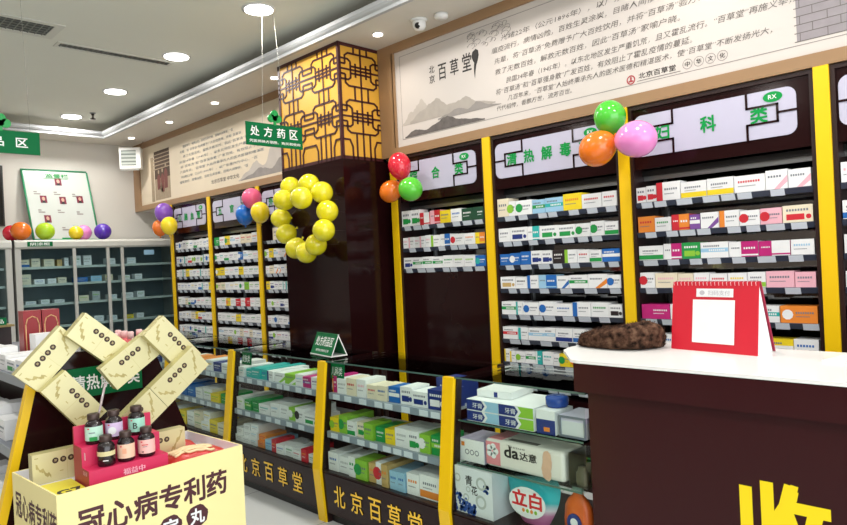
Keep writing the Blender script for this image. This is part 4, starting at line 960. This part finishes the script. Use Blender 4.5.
for u, v in ((.47, .79), (.20, .53), (.49, .52), (.76, .54), (.21, .25)):
    m = MB(); a = mat('photo_maroon', '#7c1e3a', .5); m.add([wbq(u, v, .003), wbq(u+.10, v, .003), wbq(u+.10, v+.105, .003), wbq(u, v+.105, .003)], [(0, 1, 2, 3)], a)
    m.add([wbq(u+.05+.024*math.cos(k*.63), v+.06+.028*math.sin(k*.63), .004) for k in range(10)], [tuple(range(10))], mat('photo_skin', '#c9a08c', .6)); m.add([wbq(u+.02, v, .004), wbq(u+.08, v, .004), wbq(u+.065, v+.032, .004), wbq(u+.035, v+.032, .004)], [(0, 1, 2, 3)], mat('photo_dark', '#2a2226', .6)); m.build('portrait_card', t)
t = thing('wall_screen', 'black screen on the back wall at the left edge of view', 'screen', (1.7, 9.07, 2.15))
MB().box(1.2, 2.045, 9.06, 9.098, 2.14, 2.86, BLACK).build('casing', t); MB().box(1.215, 2.03, 9.057, 9.06, 2.155, 2.845, mat('screen_black', '#070708', .12)).build('display', t)
# louvered white box in the corner
t = thing('wall_air_unit', 'small white louvered box high in the corner by the banner', 'air unit', (3.42, 8.72, 2.86), None, -.62)
MB().box(-.13, .13, -.06, .06, 0, .27, WHITEP).local('casing', t)
m = MB().box(-.105, .075, -.062, -.0605, .04, .235, mat('louver_back', '#77807c', .5)); lv = m.local('grille', t)
m = MB()
for k in range(4): m.box(-.105, .075, -.068, -.0625, .052+.047*k, .078+.047*k, mat('louver_blade', '#b9c0ba', .4))
m.local('louver', t)
MB().box(-.12, .1, -.05, .0, -.02, -.0005, GREYF).local('bracket', t)
m = MB().tube([at(140, 146, 'y', 8.72)+Vector((0, 0, .0)), at(143, 142, 'y', 8.66), at(141.5, 134, 'y', 8.60), at(138.8, 125, 'y', 8.5), Vector((3.38, 8.42, 3.219))], .005, mat('cable_brown', '#6d5a4c', .5), 6); o = m.build('power_cable', None, (3.5, 8.6, 3.0)); tag(o, 'thin brown cable running from the soffit to the louvered box', 'cable')

# ---------------------------------------------------------------- hanging signs
def hanging_sign(x0, x1, y, z0, z1, big, small, label, threads, clov):
    t = thing('hanging_sign', label, 'sign', ((x0+x1)/2, y, z0), 'green signs hung from the ceiling')
    MB().box(x0, x1, y-.004, y+.004, z0, z1, GREENS).build('plate', t)
    m = MB(); n = len(big); H_ = z1-z0; W_ = x1-x0
    hh = .42*H_ if small else .40*H_; zb = z0+(.42*H_ if small else .30*H_)
    for k, ch in enumerate(big): m = MB(); write(m, ch, (x0+W_*(.075+k*.92/n), y-.0048, zb), FX, DY, WHITET, w=W_*.58/n if n > 3 else W_*.45/n, h=hh, bold=.018); m.build('lettering', t)
    if small: write(MB(), small, (x0+.05*W_, y-.0048, z0+.13*H_), FX, DY, WHITET, w=.9*W_, h=.13*H_, bold=.012, res=1).build('small_lettering', t)
    if clov is not None:
        m = MB(); c = (clov, y-.006, z1+.045)
        for dx, dz, r in ((-.03, 0, .03), (.03, 0, .03), (0, .032, .032), (0, .0, .02)):
            m.prism([(dx+r*math.cos(k*.42), dz+r*math.sin(k*.42)) for k in range(15)], c, FX, DY, (0, .012, 0), mat('clover_green', '#1f9a4c', .3))
        m.prism([(-.012, -.05), (.012, -.05), (.006, 0), (-.006, 0)], c, FX, DY, (0, .012, 0), mat('clover_green')); m.build('clover', t)
    m = MB()
    for xa, xb_, yb_ in threads: m.tube([(xa, y, z1), (xb_, yb_, ZC)], .0011, mat('nylon_thread', '#b4b4aa', .4, alpha=.6), 5)
    m.build('nylon_thread', t)
hanging_sign(2.517, 3.006, 4.3, 2.404, 2.574, '处方药区', '凭医师处方销售、购买和使用', 'green hanging sign with clover in front of the lattice pillar', ((2.66, 2.70, 4.3), (2.86, 2.80, 4.3)), 2.765)
hanging_sign(.90, 1.355, 5.0, 2.334, 2.485, '药品区', None, 'green hanging sign cut off at the edge of view, over the whiteboard', ((1.30, 1.28, 5.0), (.95, .97, 5.0)), 1.13)

# ---------------------------------------------------------------- gondola with sloping sides, and what stands on it
GY0, GY1 = 2.86, 4.9
t = thing('gondola_shelf', 'dark brown A-frame shelf with yellow edge behind the gold box heart', 'shelf unit', (.95, 3.9, 0))
Xl = lambda z: .701+.243*(z-1.07); Xr = lambda z: 1.256-.35*(z-.954)
prof = [(Xl(0), 0), (Xr(0), 0), (Xr(1.2), 1.2), (Xl(1.2), 1.2)]
MB().prism(prof, (0, GY0, 0), (1, 0, 0), (0, 0, 1), (0, .03, 0), BROWN).build('end_panel', t)
MB().prism([(Xl(0)+.25, 0), (Xr(0)-.25, 0), (Xr(1.09)-.1, 1.09), (Xl(1.09)+.2, 1.09)], (0, GY0+.03, 0), (1, 0, 0), (0, 0, 1), (0, GY1-GY0-.03, 0), BROWNM).build('core', t)
m = MB(); dz = 1.2
m.prism([(Xl(0)-.014, 0), (Xl(0)+.016, 0), (Xl(dz)+.016, dz), (Xl(dz)-.014, dz)], (0, GY0-.004, 0), (1, 0, 0), (0, 0, 1), (0, .04, 0), YELLOW); m.build('yellow_edge', t)
for z in (1.10, .84, .58, .32):
    xl = Xl(z)+.01
    s = MB().box(xl, Xl(1.09)+.2+.02, GY0+.032, GY1, z-.012, z, SHELFG) if z < 1.1 else MB().box(xl, Xr(z)-.01, GY0+.032, GY1, z-.012, z, SHELFG)
    s.box(xl-.006, xl, GY0+.032, GY1, z-.034, z+.004, mat('gondola_rail', '#8a9096', .35)); s.build('shelf', t)
pn = MB().box(.83, 1.118, GY0-.012, GY0-.002, 1.018, 1.135, GREENS); pl_ = pn.build('green_sign', t)
for k, ch in enumerate('清热解毒类'): write(MB(), ch, (.845+k*.0535, GY0-.0128, 1.045), FX, DY, WHITET, w=.048, h=.06, bold=.02).build('lettering', pl_)
GG = 'medicine boxes on the brown gondola'
for zi, (z, nm) in enumerate(((1.10, 'gondola top deck'), (.84, 'gondola second shelf'), (.58, 'gondola third shelf'))):
    rnd = random.Random(40+zi); y = 4.35 if zi == 0 else GY1-.1; i = 0; n = 12; toks = pool(n, 300+zi, ('ww6', 'we6', 'wg6'))
    if zi == 2: toks = toks[6:]; y = 3.6
    for tk in toks:
        if y < GY0+.16: break
        w_ = rnd.uniform(.10, .15); h_ = rnd.uniform(.05, .085) if zi == 0 else rnd.uniform(.08, .13); d_ = rnd.uniform(.10, .14)
        put_box(tk, Xl(z)+.03+d_/2, y-w_/2, z+.0005, w_, h_, d_, '%s medicine box, %s from the fridge end, %s' % (cdesc(tk[0], tk[1]), ORD[i], nm), GG); y -= w_+.006; i += 1
GIFT = mat('gift_red', '#96262c', .35, vary=.06); GOLDT = mat('gift_gold_trim', '#d9a878', .3)
for k, nm in enumerate(('nearer the fridge edge', 'nearer the pink bottles')):
    t = thing('gift_box', 'tall red gift box with gold arch, '+nm, 'gift box', (.945+.085*k, 3.80, 1.1005), 'red gift boxes on the gondola')
    m = MB().box(-.04, .04, -.045, .045, 0, .24, GIFT); m.local('carton', t)
    m = MB(); arch = [(-.03, .01), (-.03, .17), (-.022, .2), (0, .212), (.022, .2), (.03, .17), (.03, .01)]
    for a, b in zip(arch, arch[1:]): m.tube([(a[0], -.046, a[1]), (b[0], -.046, b[1])], .003, GOLDT, 5)
    m.local('gold_trim', t)
o = put_box('we6', 0, 0, 0, .14, .135, .10, 'white medicine carton standing in front of the red gift boxes', GG, rz=math.pi/2); o.location = (.968, 3.58, 1.1005)
PINKB = mat('pink_jar', '#e06a70', .25, vary=.05)
k = 0
spots = ['front corner', 'front middle', 'front far end', 'second row near end', 'second row middle', 'second row far end', 'back row near end', 'back row middle']
for r_ in range(3):
    for c_ in range(3):
        if k >= 8: break
        t = thing('pink_bottle', 'pink shiny bottle on the gondola, '+spots[k], 'bottle', (1.065+.066*c_, 2.985+.072*r_, 1.1005), 'pink bottles on the gondola')
        MB().lathe([(.028, 0), (.031, .006), (.031, .085), (.018, .11), (.013, .115)], PINKB, 16).local('body', t); MB().lathe([(.014, .115), (.014, .145), (.011, .148)], mat('pink_cap', '#f0c6c4', .25), 12).local('cap', t); k += 1
t = thing('product_riser', 'small dark riser with a green sign at the far end of the gondola', 'riser', (.90, 4.55, 1.1005))
m = MB().box(.72, 1.02, 4.50, 4.52, 1.1005, 1.23, BROWNM).box(.72, 1.02, 4.42, 4.60, 1.23, 1.242, mat('riser_wood', '#8f7a48', .4)); m.build('stand', t)
m = MB().box(.80, .98, 4.418, 4.424, 1.243, 1.285, GREENS); pl_ = m.build('green_sign', t); m = MB(); write(m, '保健食品', (.815, 4.4172, 1.252), FX, DY, WHITET, w=.15, h=.024, bold=.015, res=1); m.build('lettering', pl_)

# ---------------------------------------------------------------- promotional carton, its contents and the gold box heart
CX0, CX1, CY0, CY1, CZ = .630, 1.315, 2.375, 2.80, .803
t = thing('promotion_carton', 'open cream display carton with maroon characters on its front', 'carton', ((CX0+CX1)/2, (CY0+CY1)/2, 0))
PROMO = t
th = .006
def wallq(mb, a, b, n):
    a, b, n = Vector(a), Vector(b), Vector(n)*th
    q = [a, b, b+Vector((0, 0, CZ)), a+Vector((0, 0, CZ))]; p = [v+n for v in q]
    mb.add(q+p, [(0, 1, 2, 3)], CREAM); mb.add(q+p, [(7, 6, 5, 4)], CARTIN); mb.add(q+p, [(0, 4, 5, 1), (1, 5, 6, 2), (2, 6, 7, 3), (3, 7, 4, 0)], CREAM)
m = MB(); wallq(m, (CX0, CY0, 0), (CX1, CY0, 0), (0, 1, 0)); wallq(m, (CX1, CY0+th, 0), (CX1, CY1-th, 0), (-1, 0, 0)); wallq(m, (CX1, CY1, 0), (CX0, CY1, 0), (0, -1, 0)); wallq(m, (CX0, CY1-th, 0), (CX0, CY0+th, 0), (1, 0, 0)); m.build('carton_wall', t)
MB().box(CX0+th, CX1-th, CY0+th, CY1-th, .760, .766, CARTIN).build('inner_tray', t)
for k, ch in enumerate('冠心病专利药'): write(MB(), ch, (.692+k*.0925, CY0-.0006, .640), FX, DY, MAROON, w=.083, h=.090, bold=.03).build('lettering', t)
for k, ch in enumerate('冠心病专利药'): write(MB(), ch, (CX0-.0006, CY1-.03-k*.066, .655), DX, DY, MAROON, w=.058, h=.085, bold=.024).build('lettering', t)
for k in range(4):
    c = (.795+.105*k, CY0-.0006, .565+.0067*k); m = MB(); m.prism([(.044*(1+.05*math.sin(q*2.2))*math.cos(q*.314), .042*(1+.05*math.cos(q*1.7))*math.sin(q*.314)) for q in range(20)], c, FX, DY, (0, .0004, 0), MAROON); rd = m.build('round_emblem', t)
    write(MB(), '心通宝丸'[k], (c[0]-.028, CY0-.0014, c[2]-.027), FX, DY, pm('w'), w=.056, h=.056, bold=.03).build('lettering', rd)
GOLD = mat('gold_card', '#d6cf9f', .3, metal=.2, vary=.06, scale=5)
GOLDS = mat('gold_card_side', '#c6bd85', .35, metal=.2, vary=.06, scale=8)
DOT = mat('dark_brown_seal', '#3a2418', .5); DOT2 = mat('seal_relief', '#9c8b66', .5); SMEAR = mat('gold_mountain_print', '#b2a468', .45, vary=.3, scale=30, metal=.2)
HL, HW, HT = .228, .108, .044
def gold_mesh():
    m = MB(); b = MB()
    m.box(-HL/2, HL/2, 0, HT, -HW/2, HW/2, GOLDS); m.add([(-HL/2, -.0003, -HW/2), (HL/2, -.0003, -HW/2), (HL/2, -.0003, HW/2), (-HL/2, -.0003, HW/2)], [(0, 1, 2, 3)], GOLD)
    m.box(-.0006, .0006, -.0005, -.0003, -HW/2, HW/2, GOLDS)
    return m
def gold_print(name, parent):
    m = MB()
    for k in range(4):
        x = -.039+.026*k; m.prism([(.0108*math.cos(q*.63), .0108*math.sin(q*.63)) for q in range(10)], (x, -.0006, .020), FX, DY, (0, .0003, 0), DOT); m.prism([(.004, -.003), (.005, .004), (-.004, .005), (-.003, -.004)], (x, -.001, .020), FX, DY, (0, .0003, 0), DOT2)
    rnd = random.Random(3)
    for s in (-1, 1):
        pts = []
        for q in range(9): pts.append((s*(.055+.006*q), -.032+.009*q*(1 if s > 0 else .6)+.006*math.sin(q*1.9)))
        for a, b in zip(pts, pts[1:]):
            w_ = .005+.007*rnd.random(); m.add([(a[0], -.0005, a[1]-w_), (b[0], -.0005, b[1]-w_), (b[0], -.0005, b[1]+w_*.6), (a[0], -.0005, a[1]+w_*.6)], [(0, 1, 2, 3) if s > 0 else (3, 2, 1, 0)], SMEAR)
    for x, z in ((-.1, .04), (.1, .042), (-.02, -.02), (.05, -.04)): m.box(x-.006, x+.006, -.0005, -.0003, z-.0015, z+.0015, SMEAR)
    return m.local(name, parent)
HEART = [('A', (15, 376), (38.6, 392), 1, 2.762, 'upper left arm of the heart, pointing out at its widest'), ('B', (65.4, 337.2), (87, 311.5), 1, 2.717, 'forming the taller left peak of the heart'), ('C', (40, 393), (66.5, 369.6), 1, 2.717, 'running down the lower left side of the heart'),
 ('D', (100.7, 370), (116.8, 389), 1, 2.672, 'rising from the middle notch of the heart'), ('E', (143.7, 336), (163.6, 315.4), 1, 2.627, 'forming the right peak of the heart'), ('F', (193.2, 347), (208.2, 364), -1, 2.582, 'on the lower right side of the heart, outer one')]
proto = None
def gold_box(p, ang, y, nm):
    global proto
    lab = 'flat gold medicine box '+nm
    if proto is None:
        t = thing('gold_box', lab, 'box', (p.x, y, p.z), 'gold boxes forming a heart'); gold_mesh().local('carton', t); gold_print('seal_print', t); proto = t
    else:
        t = proto.copy(); COL.objects.link(t); t['label'] = lab; t.location = (p.x, y, p.z)
        for c in proto.children: c2 = c.copy(); COL.objects.link(c2); c2.parent = t
    t.rotation_euler = (0, -ang, 0); return t
for nm, a, b, s, y, txt in HEART:
    p, q = at(*a, 'y', y), at(*b, 'y', y); mid = (p+q)/2; e = (q-p).normalized(); dr = Vector((e.z, 0, -e.x))
    if dr.x*s < 0: dr = -dr
    c = mid+dr*HL/2; ang = math.atan2(dr.z, dr.x)
    if dr.x < 0: ang += math.pi
    gold_box(c, ang, y, txt)
    if nm == 'F':
        c2 = c+dr*(HL+.002); gold_box(c2, ang, y, 'on the lower right side of the heart, behind the bottles')
for (x, z, y, txt) in ((.760, .815, 2.66, 'standing in the carton on the far side of the magenta stand'), (1.066, .815, 2.60, 'standing in the carton behind the pink-labelled bottle')):
    t = gold_box(Vector((x, 0, z)), 0, y, txt); t['group'] = 'gold boxes standing in the carton'
for t in [o for o in bpy.data.objects if o.get('group') == 'gold boxes standing in the carton']: t.location.z = .7665+HW/2
ACR = glass_mat('clear_acrylic', (.9, .9, .9), .4)
t = tag(MB().tube([(.885, 2.60, 1.10), (.80, 2.60, .767)], .0045, mat('acrylic_rod', '#a89a9a', .15, spec=.8), 8).build('support_rod', None, (.80, 2.60, .767)), 'thin clear rod holding the gold box heart', 'rod')
# magenta stepped stand
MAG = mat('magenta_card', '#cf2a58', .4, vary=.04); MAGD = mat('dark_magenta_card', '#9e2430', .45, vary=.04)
RX0, RX1 = .757, 1.03
t = thing('bottle_stand', 'magenta stepped display stand holding six vitamin bottles', 'stand', ((RX0+RX1)/2, 2.48, .7665))
st = [(2.42, .7665), (2.42, .836), (2.488, .836), (2.488, .905), (2.562, .905), (2.562, .968), (2.570, .968), (2.570, .7665)]
m = MB(); o = Vector((RX0, 0, 0))
m.prism(st, o, (0, 1, 0), (0, 0, 1), (RX1-RX0, 0, 0), MAG); m.build('stepped_body', t)
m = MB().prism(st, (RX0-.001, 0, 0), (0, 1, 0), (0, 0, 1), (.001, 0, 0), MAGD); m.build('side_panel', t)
m = MB(); write(m, '福益中', (.87, 2.4192, .795), FX, DY, pm('k'), w=.075, h=.022, bold=.03, res=1); m.box(.86, .955, 2.419, 2.4195, .786, .789, pm('k')); write(m, '营养健康', (.876, 2.4192, .770), FX, DY, pm('k'), w=.062, h=.012, bold=.02, res=1)
write(m, '蛋白质', (RX0-.0016, 2.475, .815), DX, DY, pm('k'), w=.04, h=.015, bold=.02, res=1); m.box(RX0-.0016, RX0-.0012, 2.445, 2.457, .87, .895, pm('k')); m.build('lettering', t)
AMB = mat('dark_bottle', '#1c1014', .12, spec=.7); CAPM = mat('bronze_cap', '#4a3a36', .35, metal=.4)
def vitamin(x, y, z, lc, lcn, where, extra):
    t = thing('vitamin_bottle', 'dark vitamin bottle with '+lcn+' label, '+where, 'bottle', (x, y, z), 'vitamin bottles on the magenta stand')
    r = .029
    MB().lathe([(r-.003, 0), (r, .004), (r, .066), (r-.004, .074), (.016, .082), (.016, .086)], AMB, 24).local('glass_body', t)
    MB().lathe([(.0195, .084), (.0205, .086), (.0205, .102), (.0185, .105)], CAPM, 24).local('cap', t)
    m = MB(); vs, fs = [], []; n = 18; a0, a1 = math.radians(130), math.radians(330)
    z0, z1 = (.013, .062) if lc != 'd' else (.036, .052)
    for k in range(n+1):
        a = a0+(a1-a0)*k/n
        for zz in (z0, z1): vs.append(((r+.0005)*math.cos(a), (r+.0005)*math.sin(a), zz))
    fs = [(2*k, 2*k+2, 2*k+3, 2*k+1) for k in range(n)]
    lm = {'g': '#bfe6d2', 'p': '#d9c2e4', 't': '#a9e2cc', 'd': '#d8cf9c', 'o': '#f0c7ac', 'k': '#f2bcb4'}[lc]
    m.add(vs, fs, mat('label_'+lcn.replace('-', '_').replace(' ', '_'), lm, .4), True); lb = m.local('label', t)
    m = MB(); f = Vector((-.52, -.854, 0)); sx = Vector((.854, -.52, 0))
    def put(u, zz, w_, h_, mm): c = f*(r+.0012)+sx*u+Vector((0, 0, zz)); m.add([c-sx*w_/2, c+sx*w_/2, c+sx*w_/2+Vector((0, 0, h_)), c-sx*w_/2+Vector((0, 0, h_))], [(0, 1, 2, 3)], mm)
    if extra == 'B': write(m, 'B', f*(r+.0012)-sx*.007+Vector((0, 0, .025)), sx, DY, INK, h=.022, bold=.01)
    elif extra == 'ring':
        c = f*(r+.0014)+Vector((0, 0, .035)); m.add([c+sx*(.014*math.cos(k*.42))+Vector((0, 0, .014*math.sin(k*.42))) for k in range(15)], [tuple(range(15))], pm('w'))
    elif extra == 'green': put(.004, .013, .026, .014, pm('g')); put(0, .04, .02, .003, PRINT)
    elif extra == 'text': put(0, .043, .022, .003, pm('r')); put(.0, .037, .016, .002, PRINT); put(-.008, .018, .006, .004, pm('d'))
    elif extra == 'bars': put(0, .03, .014, .018, mat('peach_bar', '#e8ab8a', .5))
    put(-.011, .054, .006, .004, pm('r')) if lc != 'd' else put(.004, .02, .018, .003, PRINTW)
    m.local('label_print', lb)
P_ = lambda px, py, y: at(px, py, 'y', y).x
vitamin(P_(106.9, 466, 2.455), 2.455, .8365, 'd', 'narrow gold', 'front row near the stand side panel', '')
vitamin(P_(126.6, 459, 2.455), 2.455, .8365, 'o', 'peach', 'middle of the front row', 'bars')
vitamin(P_(146.9, 453, 2.455), 2.455, .8365, 'k', 'pale pink', 'end of the front row by the gold box', 'text')
vitamin(P_(94.0, 442, 2.53), 2.525, .9055, 'g', 'white and green', 'back row near the stand side panel', 'green')
vitamin(P_(114.0, 437, 2.53), 2.525, .9055, 'p', 'lilac', 'middle of the back row', 'ring')
vitamin(P_(136.3, 430, 2.53), 2.525, .9055, 't', 'mint green', 'end of the back row marked B', 'B')
# soft things inside the carton
def pillow(name, x0, x1, y0, y1, z, h, m, label, cat, seed):
    vs, fs = [], []; n = 16
    for j in range(n+1):
        for i in range(n+1):
            u, v = i/n, j/n; e = (math.sin(math.pi*u)*math.sin(math.pi*v))**.35 if 0 < u < 1 and 0 < v < 1 else 0
            p = Vector((x0+(x1-x0)*u, y0+(y1-y0)*v, 0)); p.z = z+h*e*(.9+.25*noise.noise(p*14+Vector((seed, 0, 0))))+.002; vs.append(p)
    for j in range(n):
        for i in range(n): a = j*(n+1)+i; fs.append((a, a+1, a+n+2, a+n+1))
    k = len(vs); vs2 = [Vector((p.x, p.y, z+.0005)) for p in vs]; mb = MB().add(vs, fs, m, True).add(vs2, [f[::-1] for f in fs], m)
    ed = [i for i in range(n+1)]+[j*(n+1)+n for j in range(1, n+1)]+[n*(n+1)+i for i in range(n-1, -1, -1)]+[j*(n+1) for j in range(n-1, 0, -1)]
    mb.add(vs+vs2, [(ed[(q+1) % len(ed)], ed[q], k+ed[q], k+ed[(q+1) % len(ed)]) for q in range(len(ed))], m)
    o = mb.build(name, None, ((x0+x1)/2, (y0+y1)/2, z)); return tag(o, label, cat), vs
YC = mat('yellow_film', '#e6d93a', .3, vary=.05)
o = MB().box(.645, .750, 2.385, 2.59, .7665, .782, YC).build('yellow_packet', None, (.70, 2.48, .7665)); tag(o, 'bright yellow packet with black print inside the carton', 'packet')
m = MB(); write(m, 'G7', (.665, 2.42, 0.7826), Vector((1, 0, 0)), Vector((0, 1, 0)), INK, w=.075, h=.05, bold=.05); m.build('lettering', o)
RP = mat('red_packet_film', '#c22f2c', .3, vary=.15, scale=14)
o, vs = pillow('red_packet', 1.045, 1.285, 2.425, 2.59, .7665, .045, RP, 'glossy red packet with a cream pattern inside the carton', 'packet', 3)
m = MB()
for k in range(5):
    pts = []
    for q in range(12): u = .15+.6*q/11; v = .2+.12*k+.12*math.sin(u*5); i, j = int(u*16), int(v*16); pts.append(vs[min(16, j)*17+min(16, i)]+Vector((0, 0, .0035)))
    m.tube(pts, .006, mat('cream_print', '#e8cfa0', .4), 5)
m.build('cream_print', o)
o, vs = pillow('red_packet', 1.06, 1.265, 2.665, 2.775, .7665, .035, RP, 'second red packet lying at the back of the carton', 'packet', 8)
PROMO.rotation_euler = (0, 0, .06); PROMO.location.x -= .008
